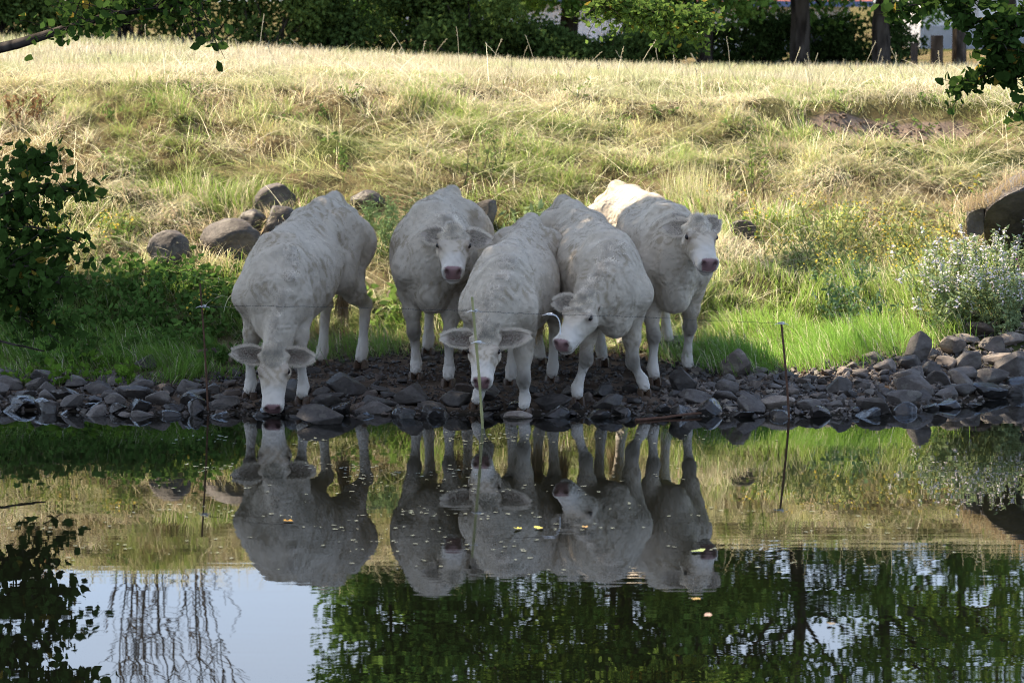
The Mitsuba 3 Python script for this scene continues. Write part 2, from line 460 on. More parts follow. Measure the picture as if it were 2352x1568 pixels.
        F.blob(kn + fwd * 0.012, [0.055 * S, 0.056 * S, 0.064 * S], k=0.025)
        F.chain([kn, kn + (ft - kn) * 0.3, kn + (ft - kn) * 0.75, ft], [0.047 * S, 0.036 * S, 0.036 * S, 0.047 * S], 0.02)
        F.chain([ft, h + fwd * 0.006 + [0, 0, 0.075 * S]], [0.046 * S, 0.047 * S], 0.02)
        hoof_dirs.append((h, fwd))
        h = hind[i]
        hip, stf = body(0.16, s * 0.15, 1.10), body(0.30, s * 0.20, 0.80)
        hk = h + np.array([0, 0, 0.50 * S]) - fwd * 0.13 * S + left * s * hock_out
        if knees and knees.get(('h', i)) is not None:
            hk = np.asarray(knees[('h', i)], float)
        ft = h + np.array([0, 0, 0.13 * S]) - fwd * 0.04
        F.chain([hip, stf], [0.19 * S, 0.135 * S], 0.08)
        F.chain([body(0.04, s * 0.13, 1.05), hk + (stf - hk) * 0.4], [0.13 * S, 0.085 * S], 0.08)
        F.chain([stf, stf + (hk - stf) * 0.55, hk], [0.125 * S, 0.082 * S, 0.056 * S], 0.05)
        F.blob(hk, [0.05 * S, 0.062 * S, 0.062 * S], k=0.025)
        F.chain([hk, hk + (ft - hk) * 0.35, hk + (ft - hk) * 0.8, ft], [0.052 * S, 0.041 * S, 0.038 * S, 0.049 * S], 0.02)
        F.chain([ft, h + fwd * 0.006 + [0, 0, 0.075 * S]], [0.048 * S, 0.048 * S], 0.02)
        hoof_dirs.append((h, fwd))
    for s in (-1, 1):                        # the hollow of the flank and the groove behind the shoulder
        F.blob(body(0.35, s * 0.365, 1.12), 0.125, k=0.07, cut=True)
        F.blob(body(0.83, s * 0.440, 0.96), [0.12, 0.12, 0.2], k=0.07, cut=True)
    # head frame: f towards the muzzle, u out of the forehead, s to the cow's left
    hf = unit(muzzle - poll); hu = unit(np.asarray(face, float) - hf * (np.asarray(face, float) @ hf)); hs = np.cross(hu, hf)
    k = np.linalg.norm(muzzle - poll) / 0.54

    def head(f, s, u):
        return poll + (hf * f + hs * s + hu * u) * k
    # neck
    wi, br = body(0.99, 0, 1.17), body(1.12, 0, 0.80)
    n0, n1 = body(1.02, 0, 1.06), head(0.03, 0, -0.12)
    mid = (n0 + n1) / 2 + np.array([0, 0, 0.05]) if neck_mid is None else np.asarray(neck_mid, float)
    NC = catmull([n0, mid, n1], 7)
    nt = unit(np.gradient(NC, axis=0))
    nl = unit(np.cross(np.where(np.abs(nt[:, 2:3]) > 0.95, hu, up0), nt)); nl = np.where((nl @ left)[:, None] < 0, -nl, nl)
    nl = unit(nl * np.linspace(1, 0.3, 7)[:, None] + hs * np.linspace(0, 0.7, 7)[:, None]); nu = np.cross(nt, nl)
    F.loft(NC, nl, nu, np.array([0.20, 0.175, 0.15, 0.13, 0.118, 0.11, 0.105]) * S, np.array([0.31, 0.27, 0.235, 0.205, 0.18, 0.155, 0.14]) * S, k=0.09, e=(0.12, 0.06))
    # brisket and dewlap
    F.blob(body(1.10, 0, 0.66), [0.13 * S, 0.12 * S, 0.13 * S], k=0.10)
    F.chain([body(1.14, 0, 0.70), NC[3] - nu[3] * 0.20 * S, head(0.14, 0, -0.21)], [0.07 * S, 0.035 * S, 0.04 * S], 0.06)
    # skull
    hst = np.array([[-0.02, -0.095, 0.080, 0.080], [0.05, -0.10, 0.112, 0.105], [0.14, -0.105, 0.123, 0.112], [0.21, -0.102, 0.117, 0.105], [0.30, -0.099, 0.105, 0.100], [0.39, -0.097, 0.092, 0.092], [0.45, -0.092, 0.094, 0.086], [0.502, -0.090, 0.087, 0.074]])
    F.loft([head(a, 0, b) for a, b, _, _ in hst], [hs] * 8, [hu] * 8, hst[:, 2] * k, hst[:, 3] * k, k=0.04, e=(0.05, 0.030))
    F.blob(head(0.0, 0, -0.03), 0.068 * k, k=0.04)
    for s in (-1, 1):
        F.blob(head(0.185, s * 0.092, -0.04), 0.046 * k, k=0.03)
        F.blob(head(0.15, s * 0.075, -0.15), [0.062 * k] * 3, k=0.05)
        F.cone(head(0.10, s * 0.045, -0.19), head(0.44, s * 0.028, -0.150), 0.056 * k, 0.036 * k, 0.04)
        F.cone(head(0.20, s * 0.07, -0.03), head(0.34, s * 0.038, -0.02), 0.028 * k, 0.02 * k, 0.03)
        F.blob(head(0.492, s * 0.052, -0.052), 0.038 * k, k=0.022)
        F.blob(head(0.195, s * 0.130, -0.034), 0.024 * k, k=0.008, cut=True)
        F.cone(head(0.175, s * 0.112, -0.012), head(0.22, s * 0.108, -0.012), 0.018 * k, 0.014 * k, 0.014)
    F.blob(head(0.472, 0, -0.160), [0.048 * k, 0.060 * k, 0.036 * k], [hf, hs, hu], k=0.014)
    for s in (-1, 1):
        F.blob(head(0.532, s * 0.050, -0.050), [0.026 * k, 0.019 * k, 0.026 * k], [hf, hs, hu], k=0.012, cut=True)
    # ear roots
    roots = []
    for i, s in ((0, -1), (1, 1)):
        r0 = head(0.045, s * 0.085, -0.055); tip = np.asarray(ears[i], float)
        F.cone(head(0.05, s * 0.06, -0.06), r0 + unit(tip - r0) * 0.035 * k, 0.045 * k, 0.020 * k, 0.04)
        roots.append((r0 + unit(tip - r0) * 0.005 * k, tip, s))
    # tail
    t0, t1 = body(-0.05, 0, 1.27), body(-0.105, 0, 1.08)
    F.chain([body(0.06, 0, 1.30), t0, t1, body(-0.10, 0.01, 0.80), body(-0.08, 0.03, 0.62)], [0.05, 0.042, 0.032, 0.025, 0.018], 0.04)
    v, f = F.mesh(0.0132)
    _, _, n = meshkit.arrays((v, f), True)
    # muscle and coat relief
    big = meshkit.fbm(v * 7 + seed, 2, seed) - 0.5
    mid_n = meshkit.fbm(v * np.array([26, 26, 17]) + seed, 3, seed + 3) - 0.5
    q = v - poll
    hd = np.exp(-(np.linalg.norm(v - head(0.25, 0, -0.08), axis=1) / (0.33 * k)) ** 4)
    hgt = v[:, 2] - np.interp((v - tail) @ fwd / length, [0, 1], [Hm[2], Fm[2]])
    legs = np.clip(1 - hgt / (0.55 * S), 0, 1)
    amp = (1 - hd) * (1 - np.clip(legs * 3, 0, 1))
    v = v + n * (0.015 * big * (0.2 + 0.8 * amp) + 0.007 * mid_n * (amp * 0.9 + 0.12))[:, None]
    _, _, n = meshkit.arrays((v, f), True)

    def colour(p):
        """the coat's own colours: cream, tan and dusty patches, pink nose, grey knees"""
        a1 = meshkit.fbm(p * 3.1 + seed * 3, 4, seed + 9); a2 = meshkit.fbm(p * np.array([14, 14, 10]) + seed, 3, seed + 4)
        fl = unit(-fwd * 0.8 + np.array([0, 0, -0.6])); cr = np.cross(fl, left)
        wv = (meshkit.noise(p * 7, seed + 5) - 0.5) * 0.22
        a3 = meshkit.fbm(np.stack([(p @ fl) * 9, (p @ cr + wv) * 34, (p @ left + wv) * 34], -1), 2, seed + 6)
        c = COAT * tone * (0.92 + 0.2 * a2)[:, None]
        c = c * (1 - 0.36 * smooth01((0.56 - a3) / 0.25)[:, None] * np.array([0.80, 0.9, 1.05]) * (0.35 + 0.9 * smooth01((a1 - 0.40) / 0.2))[:, None])
        dust = np.clip((a1 - 0.50) * 3.0, 0, 1)[:, None] * 0.40 + np.clip((a2 - 0.52) * 3.0, 0, 1)[:, None] * 0.14
        c = c * (1 - dust) + np.array([0.36, 0.305, 0.235]) * dust
        i = (p - tail) @ fwd / length
        h = p[:, 2] - np.interp(i, [0, 1], [Hm[2], Fm[2]])
        hl = (p - poll) / k
        lf, ls, lu = hl @ hf, hl @ hs, hl @ hu
        inhead = (np.abs(ls) < 0.17) & (lf > -0.06) & (lf < 0.6) & (lu > -0.30) & (lu < 0.08)
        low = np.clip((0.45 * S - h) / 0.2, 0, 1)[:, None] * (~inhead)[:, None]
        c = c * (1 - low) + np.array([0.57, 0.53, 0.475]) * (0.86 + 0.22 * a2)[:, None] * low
        for i2 in (0, 1):
            kn = knees_used[i2]
            g = np.exp(-(((p - kn - fwd * 0.045 * S) / np.array([0.080, 0.080, 0.090])) ** 2).sum(1))[:, None] * (0.6 + 0.6 * a2).clip(0, 1)[:, None]
            c = c * (1 - g) + np.array([0.085, 0.072, 0.056]) * g
        face_w = (smooth01((lf - 0.30) / 0.08) * inhead)[:, None] * 0.6
        c = c * (1 - face_w) + np.array([0.60, 0.57, 0.525]) * face_w
        for s in (-1, 1):
            e = np.exp(-((np.stack([lf - 0.195, ls - s * 0.125, lu + 0.036], -1) / np.array([0.052, 0.055, 0.042])) ** 2).sum(1))[:, None] * inhead[:, None]
            c = c * (1 - 0.75 * e) + np.array([0.16, 0.10, 0.08]) * 0.75 * e
            no = np.exp(-((np.stack([lf - 0.528, ls - s * 0.050, lu + 0.050], -1) / 0.022) ** 2).sum(1))[:, None] * inhead[:, None]
            c = c * (1 - 0.9 * no) + np.array([0.05, 0.022, 0.02]) * 0.9 * no
        nose = (smooth01((lf - 0.487 + 0.012 * (a2 - 0.5) - 0.010 * (ls / 0.06) ** 2) / 0.010) * smooth01((0.072 - np.abs(ls) + 0.2 * np.minimum(lu + 0.06, 0)) / 0.010) * smooth01((lu + 0.128) / 0.010) * inhead)[:, None]
        pink = np.array([0.23, 0.135, 0.135]) * (0.8 + 0.4 * a2)[:, None]
        for s in (-1, 1):
            no = np.exp(-((np.stack([lf - 0.525, ls - s * (0.047 + 0.25 * (lu + 0.05)), lu + 0.052], -1) / np.array([0.045, 0.022, 0.030])) ** 2).sum(1))[:, None]
            pink = pink * (1 - 0.9 * no) + np.array([0.035, 0.016, 0.015]) * 0.9 * no
        c = c * (1 - nose) + pink * nose
        lip = (np.exp(-((lu + 0.136) / 0.008) ** 2) * smooth01((lf - 0.36) / 0.05) * inhead)[:, None] * 0.75
        c = c * (1 - lip) + np.array([0.10, 0.06, 0.055]) * lip
        return np.clip(c, 0.01, 0.85), inhead, lf, ls, lu, h, nose[:, 0]
    knees_used = []
    for i, s in ((0, -1), (1, 1)):
        h = front[i]; el = body(0.965, s * 0.175, 0.70)
        kn = (h + [0, 0, 0.375 * S]) * 0.8 + 0.2 * (el * [1, 1, 0] + [0, 0, h[2] + 0.375 * S]) + fwd * 0.03
        if knees and knees.get(('f', i)) is not None:
            kn = np.asarray(knees[('f', i)], float)
        knees_used.append(kn)
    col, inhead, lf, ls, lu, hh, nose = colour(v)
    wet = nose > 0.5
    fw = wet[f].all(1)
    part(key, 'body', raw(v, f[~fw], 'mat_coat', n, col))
    used = np.unique(f[fw]); remap = np.full(len(v), -1); remap[used] = np.arange(len(used))
    if len(used):
        part(key, 'nose', raw(v[used], remap[f[fw]], 'mat_nose', n[used], col[used]), label='pink moist nose')
    # eyes
    for s in (-1, 1):
        m = trimesh.creation.icosphere(subdivisions=2, radius=0.0235 * k)
        v2 = np.array(m.vertices) + head(0.195, s * 0.1175, -0.034)
        part(key, 'eye', raw(v2, m.faces, 'mat_eye', unit(np.array(m.vertices))))
    # hooves: two claws each
    for h, d in hoof_dirs:
        l = np.array([-d[1], d[0], 0]); cl = []
        for s in (-1, 1):
            lv = []
            for z, a, b, c0 in ((-0.015, 0.068, 0.032, 0.016), (0.022, 0.060, 0.031, 0.010), (0.052, 0.050, 0.024, 0.0)):
                ang = np.arange(12) / 12 * 2 * np.pi
                sx = np.cos(ang); sy = np.sin(ang)
                lv.append(h + d * (sx * a * (1 - 0.25 * np.abs(sy)) + c0)[:, None] * S + l * ((sy * b) * (1 - 0.35 * np.maximum(sx, 0)) + s * 0.033)[:, None] * S + np.array([0, 0, z * S]))
            vv = np.vstack(lv + [lv[0].mean(0)[None], lv[2].mean(0)[None]])
            ff = []
            for r in range(2):
                for j in range(12):
                    a0, a1 = r * 12 + j, r * 12 + (j + 1) % 12
                    ff += [[a0, a1, a0 + 12], [a1, a1 + 12, a0 + 12]]
            for j in range(12):
                ff += [[36, (j + 1) % 12, j], [37, 24 + j, 24 + (j + 1) % 12]]
            cl.append((vv, np.array(ff)))
        part(key, 'hoof', mikit.ply(join(cl), 'mat_hoof', smooth=40))
    # ears: cupped leaves with a thick rim
    hair = []                                # (points n,k,3 ; width dir ; half widths ; colour ; normal)

    def strands(root, d0, length, width, colr, nrm, droop=0.0, wave=0.0, segs=3, side=None):
        m = len(root); t = np.linspace(0, 1, segs)
        sd = unit(np.cross(d0, nrm)) if side is None else side
        ph = rng.uniform(0, 6.28, m)
        P = root[:, None] + d0[:, None] * (length[:, None] * t)[..., None] + np.array([0, 0, -1.0]) * (droop * length[:, None] * t ** 2)[..., None]
        P = P + sd[:, None] * (wave * length[:, None] * np.sin(ph[:, None] + t * 5.5) * t)[..., None] + nrm[:, None] * (wave * 0.6 * length[:, None] * np.cos(ph[:, None] + t * 5.0) * t)[..., None]
        W = width[:, None] * np.array([1.0, 0.8, 0.5, 0.3, 0.0][-segs:] if segs > 3 else [1.0, 0.75, 0.0] if segs == 3 else [1.0, 0.0])
        return strips(P, sd, W, np.repeat(colr[:, None], segs, 1), nrm)
    for r0, tip, s in roots:
        D = unit(tip - r0); Le = np.linalg.norm(tip - r0)
        O = hu * 0.75 + hf * 0.45 + np.array([0, -0.25, 0]); O = unit(O - D * (O @ D)); B = np.cross(D, O)
        nt2, na = 19, 13
        t = np.linspace(0, 1, nt2); wid = 0.062 * k * np.sin(np.pi * np.clip(0.24 + 0.75 * t, 0, 1)) ** 0.8 + 0.002
        depth = 0.055 * k * (1 - t) ** 0.8 + 0.006
        A = np.linspace(-1, 1, na)
        base = r0 + D * (Le * t)[:, None] + O * (-0.02 * np.sin(np.pi * t) * k)[:, None]
        inner = base[:, None] + B * (wid[:, None] * np.sin(A * 1.45))[..., None] - O * (depth[:, None] * (np.cos(A * 1.45) - 0.3))[..., None]
        outer = base[:, None] + B * ((wid[:, None] + 0.006) * np.sin(A * 1.5))[..., None] - O * ((depth[:, None] + 0.010) * (np.cos(A * 1.45) - 0.3) + 0.004)[..., None]
        vv = np.concatenate([inner.reshape(-1, 3), outer.reshape(-1, 3)])
        ff = []
        N = nt2 * na
        for i in range(nt2 - 1):
            for j in range(na - 1):
                a0 = i * na + j
                ff += [[a0, a0 + 1, a0 + na], [a0 + 1, a0 + na + 1, a0 + na], [N + a0, N + a0 + na, N + a0 + 1], [N + a0 + 1, N + a0 + na, N + a0 + na + 1]]
            for j in (0, na - 1):
                a0, b0 = i * na + j, (i + 1) * na + j
                ff += [[a0, N + a0, b0], [b0, N + a0, N + b0]]
        for j in range(na - 1):
            a0 = (nt2 - 1) * na + j
            ff += [[a0, a0 + 1, N + a0], [a0 + 1, N + a0 + 1, N + a0]]
        dk = (np.exp(-(np.tile(A, nt2) / 0.55) ** 4) * smooth01((0.86 - np.repeat(t, na)) / 0.3))[:, None]
        ce = np.vstack([np.array([0.46, 0.40, 0.34]) * (1 - dk) + np.array([0.20, 0.145, 0.12]) * dk, np.tile(COAT * tone, (N, 1))])
        edge = (np.abs(np.tile(A, nt2)) ** 3)[:, None] * 0.8; ce[:N] = ce[:N] * (1 - edge) + COAT * edge
        ce *= (0.85 + 0.3 * meshkit.noise(vv * 40, 3))[:, None]
        _, _, en = meshkit.arrays((vv, np.array(ff)), True)
        part(key, 'ear', raw(vv, np.array(ff), 'mat_hair', en, ce))
        # fringe along the rim and tufts inside
        m = 700; ti = rng.uniform(0.05, 0.999, m); sg = rng.choice([-1, 1], m)
        ii = (ti * (nt2 - 1)).astype(int); fr_ = (ti * (nt2 - 1) - ii)[:, None]; rootp = np.where((sg > 0)[:, None], outer[ii, -1] * (1 - fr_) + outer[ii + 1, -1] * fr_, outer[ii, 0] * (1 - fr_) + outer[ii + 1, 0] * fr_) + rng.normal(0, 0.003, (m, 3))
        dd = unit(B * sg[:, None] + D * (0.3 + 1.2 * ti[:, None] ** 3) + O * 0.3 + rng.normal(0, 0.25, (m, 3)))
        hair.append(strands(rootp, dd, rng.uniform(0.010, 0.032, m) * k, np.full(m, 0.0018), np.tile(COAT * 1.08, (m, 1)) * rng.uniform(0.9, 1.1, (m, 1)), np.tile(O, (m, 1))))
        m = 420; ii = rng.integers(1, 13, m); jj = rng.integers(1, na - 1, m)
        dd = unit(O + D * 0.6 + rng.normal(0, 0.35, (m, 3)))
        hair.append(strands(inner[ii, jj] + rng.normal(0, 0.005, (m, 3)), dd, rng.uniform(0.02, 0.055, m) * k, np.full(m, 0.0028), np.tile([0.46, 0.40, 0.33], (m, 1)) * rng.uniform(0.5, 1.2, (m, 1)), np.tile(O, (m, 1))))
    # the coat: short tousled hairs lying along the body
    tri = v[f]; area = np.linalg.norm(np.cross(tri[:, 1] - tri[:, 0], tri[:, 2] - tri[:, 0]), axis=1) / 2
    area = area * (nose[f].mean(1) < 0.1) * (hh[f].mean(1) > 0.09)
    M = 42000
    fi = rng.choice(len(f), M, p=area / area.sum())
    u1, u2 = rng.random(M), rng.random(M); sw = u1 + u2 > 1; u1[sw], u2[sw] = 1 - u1[sw], 1 - u2[sw]
    pt = tri[fi, 0] + (tri[fi, 1] - tri[fi, 0]) * u1[:, None] + (tri[fi, 2] - tri[fi, 0]) * u2[:, None]
    nn = unit(n[f[fi]].mean(1)); cc = col[f[fi]].mean(1)
    ih, pf = inhead[f[fi, 0]], lf[f[fi, 0]]
    flow = np.where(ih[:, None], hf * 0.9 + np.array([0, 0, -0.2]), -fwd * 0.75 + np.array([0, 0, -0.75]))
    flow = unit(flow - nn * (flow * nn).sum(1)[:, None] + 1e-6)
    sw1 = (meshkit.fbm(pt * 9 + 3, 2, seed + 20) - 0.5) * 4.2 + (meshkit.noise(pt * 30, seed + 21) - 0.5) * 2.2
    sd = np.cross(nn, flow)
    flow = unit(flow * np.cos(sw1)[:, None] + sd * np.sin(sw1)[:, None])
    onleg = hh[f[fi, 0]] < 0.5 * S
    shag = 0.55 + 0.9 * meshkit.fbm(pt * 4, 2, seed + 30)
    ln = np.where(ih, 0.013, np.where(onleg, 0.012, 0.024)) * shag * rng.uniform(0.7, 1.3, M)
    lift = np.where(ih | onleg, 0.16, 0.22) * rng.uniform(0.4, 1.6, M)
    d0 = unit(flow + nn * lift[:, None])
    snm = unit(nn * 1.0 + d0 * 0.25 + rng.normal(0, 0.10, (M, 3)))
    tuft = meshkit.noise(pt * 34, seed + 40)
    hair.append(strands(pt - nn * 0.002, d0, ln, np.where(ih | onleg, 0.0016, 0.0021) * rng.uniform(0.7, 1.3, M), np.clip(cc * (0.60 + 0.80 * tuft)[:, None] * rng.uniform(0.92, 1.1, (M, 1)), 0, 0.85), snm, segs=2))
    hv, hf_, hc, hn = join(hair)
    part(key, 'coat_hair', raw(hv, hf_, 'mat_hair', hn, hc), kind='stuff')
    # poll curls and the crest of the neck
    tuf = []
    m = 1700
    s_ = rng.normal(0, 0.055, m).clip(-0.115, 0.115); f_ = rng.uniform(-0.05, 0.10 + 0.06 * curl, m) + 0.05 * rng.random(m) * (1 - np.abs(s_) / 0.12)
    pr = poll + (hf[None] * f_[:, None] + hs[None] * s_[:, None] + hu[None] * 0.05) * k
    tree = cKDTree(v); _, ix = tree.query(pr)
    pr, pn = v[ix] + rng.normal(0, 0.004, (m, 3)), n[ix]
    ok = inhead[ix] | (np.linalg.norm(v[ix] - poll, axis=1) < 0.2)
    dd = unit(hf * 0.9 * (1 - curl) + pn * (0.35 + 0.9 * curl) + rng.normal(0, 0.30 + 1.2 * curl, (m, 3)) + np.array([0, 0, -0.15]))
    cl = meshkit.noise(pr * 34, seed)
    tuf.append(strands(pr[ok], dd[ok], (rng.uniform(0.03, 0.065, m) * (1 - 0.35 * curl))[ok], np.full(ok.sum(), 0.0024), (np.array([0.58, 0.52, 0.43]) * (0.42 + 1.1 * cl)[:, None] * rng.uniform(0.8, 1.1, (m, 1)))[ok], unit(pn + dd * 0.35)[ok], droop=0.25, wave=0.10 + 0.35 * curl, segs=5))
    m = 1500
    ti = rng.integers(0, 7, m); tj = np.minimum(ti + 1, 6); tt = rng.random((m, 1))
    pr = NC[ti] * (1 - tt) + NC[tj] * tt + nu[ti] * 0.26 * S + nl[ti] * rng.normal(0, 0.035 + 0.02 * curl, (m, 1))
    _, ix = tree.query(pr); pr, pn = v[ix], n[ix]
    dd = unit(nt[ti] * -0.3 + pn * 0.5 + rng.normal(0, 0.5, (m, 3)) + np.array([0, 0, -0.35]))
    cl = meshkit.noise(pr * 26, seed + 2)
    tuf.append(strands(pr, dd, rng.uniform(0.02, 0.05, m), np.full(m, 0.0032), np.array([0.57, 0.51, 0.43]) * (0.58 + 0.8 * cl)[:, None], unit(pn + dd * 0.3), wave=0.18 + 0.25 * curl, segs=5))
    tv, tf_, tc, tn = join(tuf)
    part(key, 'forelock', raw(tv, tf_, 'mat_hair', tn, tc), label='curly tousled hair on its poll and neck crest')
    # tail switch
    m = 420; t1 = body(-0.08, 0.03, 0.66)
    pr = t1 + rng.normal(0, 0.012, (m, 3)) - np.array([0, 0, 1]) * rng.uniform(0, 0.12, (m, 1))
    dd = unit(np.array([0, 0, -1.0]) + rng.normal(0, 0.16, (m, 3)))
    side = unit(rng.normal(0, 1, (m, 3)) * [1, 1, 0.1])
    tv, tf_, tc, tn = strands(pr, dd, rng.uniform(0.16, 0.32, m), np.full(m, 0.004), np.array([0.48, 0.36, 0.22]) * rng.uniform(0.7, 1.15, (m, 1)), unit(np.cross(dd, side)), wave=0.06, segs=5, side=side)
    part(key, 'tail_switch', raw(tv, tf_, 'mat_hair', tn, tc))
    return key


def on_ground(px, Y):
    x = (px - 1176) * Y / 9000
    return np.array([x, Y, float(ground_z(x, Y)) + 0.012])


def hoof_at(px, py, Y, lift=0.0):
    """a hoof stands at its own height: on the stones or a little in the mud"""
    p = at(px, py, Y)
    return p


# first: drinking, head down at the left
make_cow('cow', 'leftmost cream cow with its head down drinking at the water edge', (-1.43, 32.15), [at(738, 839, 31.98), at(829, 841, 31.85)], [at(573, 915, 30.73), at(694, 925, 30.52)],
         1.60, 1.34, at(627, 800, 30.22), at(624, 938, 29.96), (-0.05, -1, 0.52), (at(531, 808, 30.18), at(723, 822, 30.18)), seed=1, neck_mid=at(655, 690, 30.45), curl=0.25, bend=-0.05)
make_cow('cow', 'second cow from the left, facing straight ahead with head held up', (-0.49, 32.65), [at(983, 813, 32.38), at(1072, 815, 32.40)], [at(955, 869, 31.45), at(1030, 884, 31.22)],
         1.62, 1.56, at(1043, 522, 30.95), at(1040, 616, 30.50), (0.0, -0.62, 1), (at(966, 535, 30.98), at(1130, 552, 30.98)), seed=2, neck_mid=at(1030, 590, 31.20), curl=0.45, bend=-0.06)
make_cow('cow', 'middle cow with lowered head and spread ears behind the bamboo stake', (0.165, 31.72), [at(1173, 884, 31.22), at(1268, 877, 31.33)], [at(1096, 938, 30.35), at(1204, 951, 30.17)],
         1.44, 1.27, at(1114, 760, 29.92), at(1105, 872, 29.56), (-0.05, -1, 0.95), (at(1011, 774, 29.85), at(1219, 770, 29.85)), S=0.97, seed=3, neck_mid=at(1155, 690, 30.12), curl=0.2, bend=0.02,
         knees={('f', 0): at(1118, 868, 30.32), ('f', 1): at(1203, 874, 30.20)})
make_cow('cow', 'fourth cow with curly forehead turned to the left, muzzle near the middle cow', (0.40, 32.35), [at(1240, 836, 31.98), at(1383, 836, 31.90)], [at(1326, 926, 30.52), at(1480, 908, 30.79)],
         1.56, 1.36, at(1345, 682, 30.24), at(1284, 784, 29.90), (-0.40, -1, 0.75), (at(1270, 692, 30.30), at(1400, 690, 30.55)), S=0.98, seed=4, neck_mid=at(1395, 665, 30.42), curl=0.95, bend=0.05,
         knees={('f', 0): at(1346, 826, 30.55), ('f', 1): at(1453, 832, 30.78)})
make_cow('cow', 'rightmost cow looking to the right with its head raised and sun on its back', (0.86, 33.15), [at(1430, 806, 32.55), at(1534, 800, 32.58)], [at(1502, 881, 31.23), at(1580, 857, 31.62)],
         1.64, 1.53, at(1602, 503, 30.98), at(1634, 598, 30.56), (0.18, -0.62, 1), (at(1521, 520, 31.02), at(1650, 502, 31.05)), seed=5, neck_mid=at(1555, 580, 31.25), curl=0.85, bend=0.10, tone=1.06)

# ---- stones and boulders ------------------------------------------------------------------------------------------
def ground_at(px, py):
    """the point of the ground seen at (px, py)"""
    Y = np.linspace(29.0, 60, 1600)
    P = np.array([at(px, py, y) for y in Y])
    below = P[:, 2] <= np.maximum(ground_z(P[:, 0], P[:, 1]), 0)
    return P[np.argmax(below)]


ICO = {n: trimesh.creation.icosphere(subdivisions=n) for n in (1, 2, 3)}


def rock(rng, size, cuts=9, sub=2, rough=0.05):
    """a broken stone: a ball cut by planes, its faces pitted"""
    v = np.array(ICO[sub].vertices); f = np.array(ICO[sub].faces)
    v = v * (1 + 0.22 * (meshkit.noise(v * 1.2 + rng.uniform(0, 90, 3), 1) - 0.5))[:, None]
    for _ in range(cuts):
        d = unit(rng.normal(0, 1, 3) * [1, 1, 0.8]); h = rng.uniform(0.42, 0.80)
        s = v @ d - h
        v = v - d * (np.maximum(s, 0) * 0.94)[:, None]
    n = unit(v)
    v = v + n * (rough * (meshkit.fbm(v * 3.0 + rng.uniform(0, 90, 3), 3, 2) - 0.5))[:, None]
    v = v / np.abs(v).max(0)
    return v * (np.asarray(size) / 2), f


def turn(v, rz, rx=0.0, ry=0.0):
    R = trimesh.transformations.euler_matrix(rx, ry, rz)[:3, :3]
    return v @ R.T


def fn_stone(p, n, uv):
    a = fbm(p.x * 7, p.y * 7, p.z * 7, 4); b = fbm(p.x * 55, p.y * 55, p.z * 55, 2); sp = noise(p.x * 130, p.y * 130, p.z * 130)
    c = mix([0.60, 0.55, 0.53], [1.25, 1.15, 1.08], smoothstep(0.25, 0.75, a)) * (0.72 + 0.55 * b)
    lichen = smoothstep(0.62, 0.70, fbm(p.x * 16 + 9, p.y * 16, p.z * 16, 3)) * 0.5
    return mix(c, [1.55, 1.5, 1.3], lichen) * (0.9 + 0.25 * sp)


def stone_material(name, tone, rough):
    scene[name] = {'type': 'bumpmap', 'arbitrary': proc(lambda p, n, uv: 0.012 * fbm(p.x * 22, p.y * 22, p.z * 22, 3), eps=2e-3), 'scale': 1.0,
                   'bsdf': {'type': 'principled', 'base_color': proc(lambda p, n, uv: dr.clip(fn_stone(p, n, uv) * mi.Color3f(tone), 0.0, 0.9)), 'roughness': rough, 'specular': 0.4}}


STONE_TONES = [('mat_stone_grey', [0.092, 0.088, 0.085], 0.75), ('mat_stone_pale', [0.185, 0.170, 0.155], 0.85), ('mat_stone_dark', [0.052, 0.049, 0.047], 0.6), ('mat_stone_brown', [0.095, 0.080, 0.070], 0.8),
               ('mat_stone_wet', [0.026, 0.025, 0.025], 0.22)]
for nm, tn, rg in STONE_TONES:
    stone_material(nm, tn, rg)

scene['mat_earth'] = {'type': 'diffuse', 'reflectance': proc(lambda p, n, uv: mix([0.12, 0.092, 0.072], [0.28, 0.215, 0.175], fbm(p.x * 18, p.y * 18, p.z * 18, 3)))}

# each at its place: (px, py of the foot, width m, height m, depth m, material, lean, label, how far it sinks)
SR = np.random.default_rng(21)


def place_rock(px, py, size, mat, label, cat='stone', rz=0.0, rx=0.0, ry=0.0, sink=0.25, name='shore_stone', group=None, cuts=9, sub=3, Y=None, seed=None, rough=0.05):
    rng = np.random.default_rng(int(px * 7 + py) if seed is None else seed)
    g = ground_at(px, py) if Y is None else at(px, py, Y)
    v, f = rock(rng, size, cuts, sub, rough)
    v = turn(v, rz, rx, ry)
    v[:, 2] -= v[:, 2].min()
    v = v + [g[0], g[1] + size[1] * 0.35, float(g[2]) - sink * size[2]]
    k = part(None, name, mikit.ply((v, f), mat, smooth=38))
    tag(k, label, cat, group)
    return k, v.min(0), v.max(0)


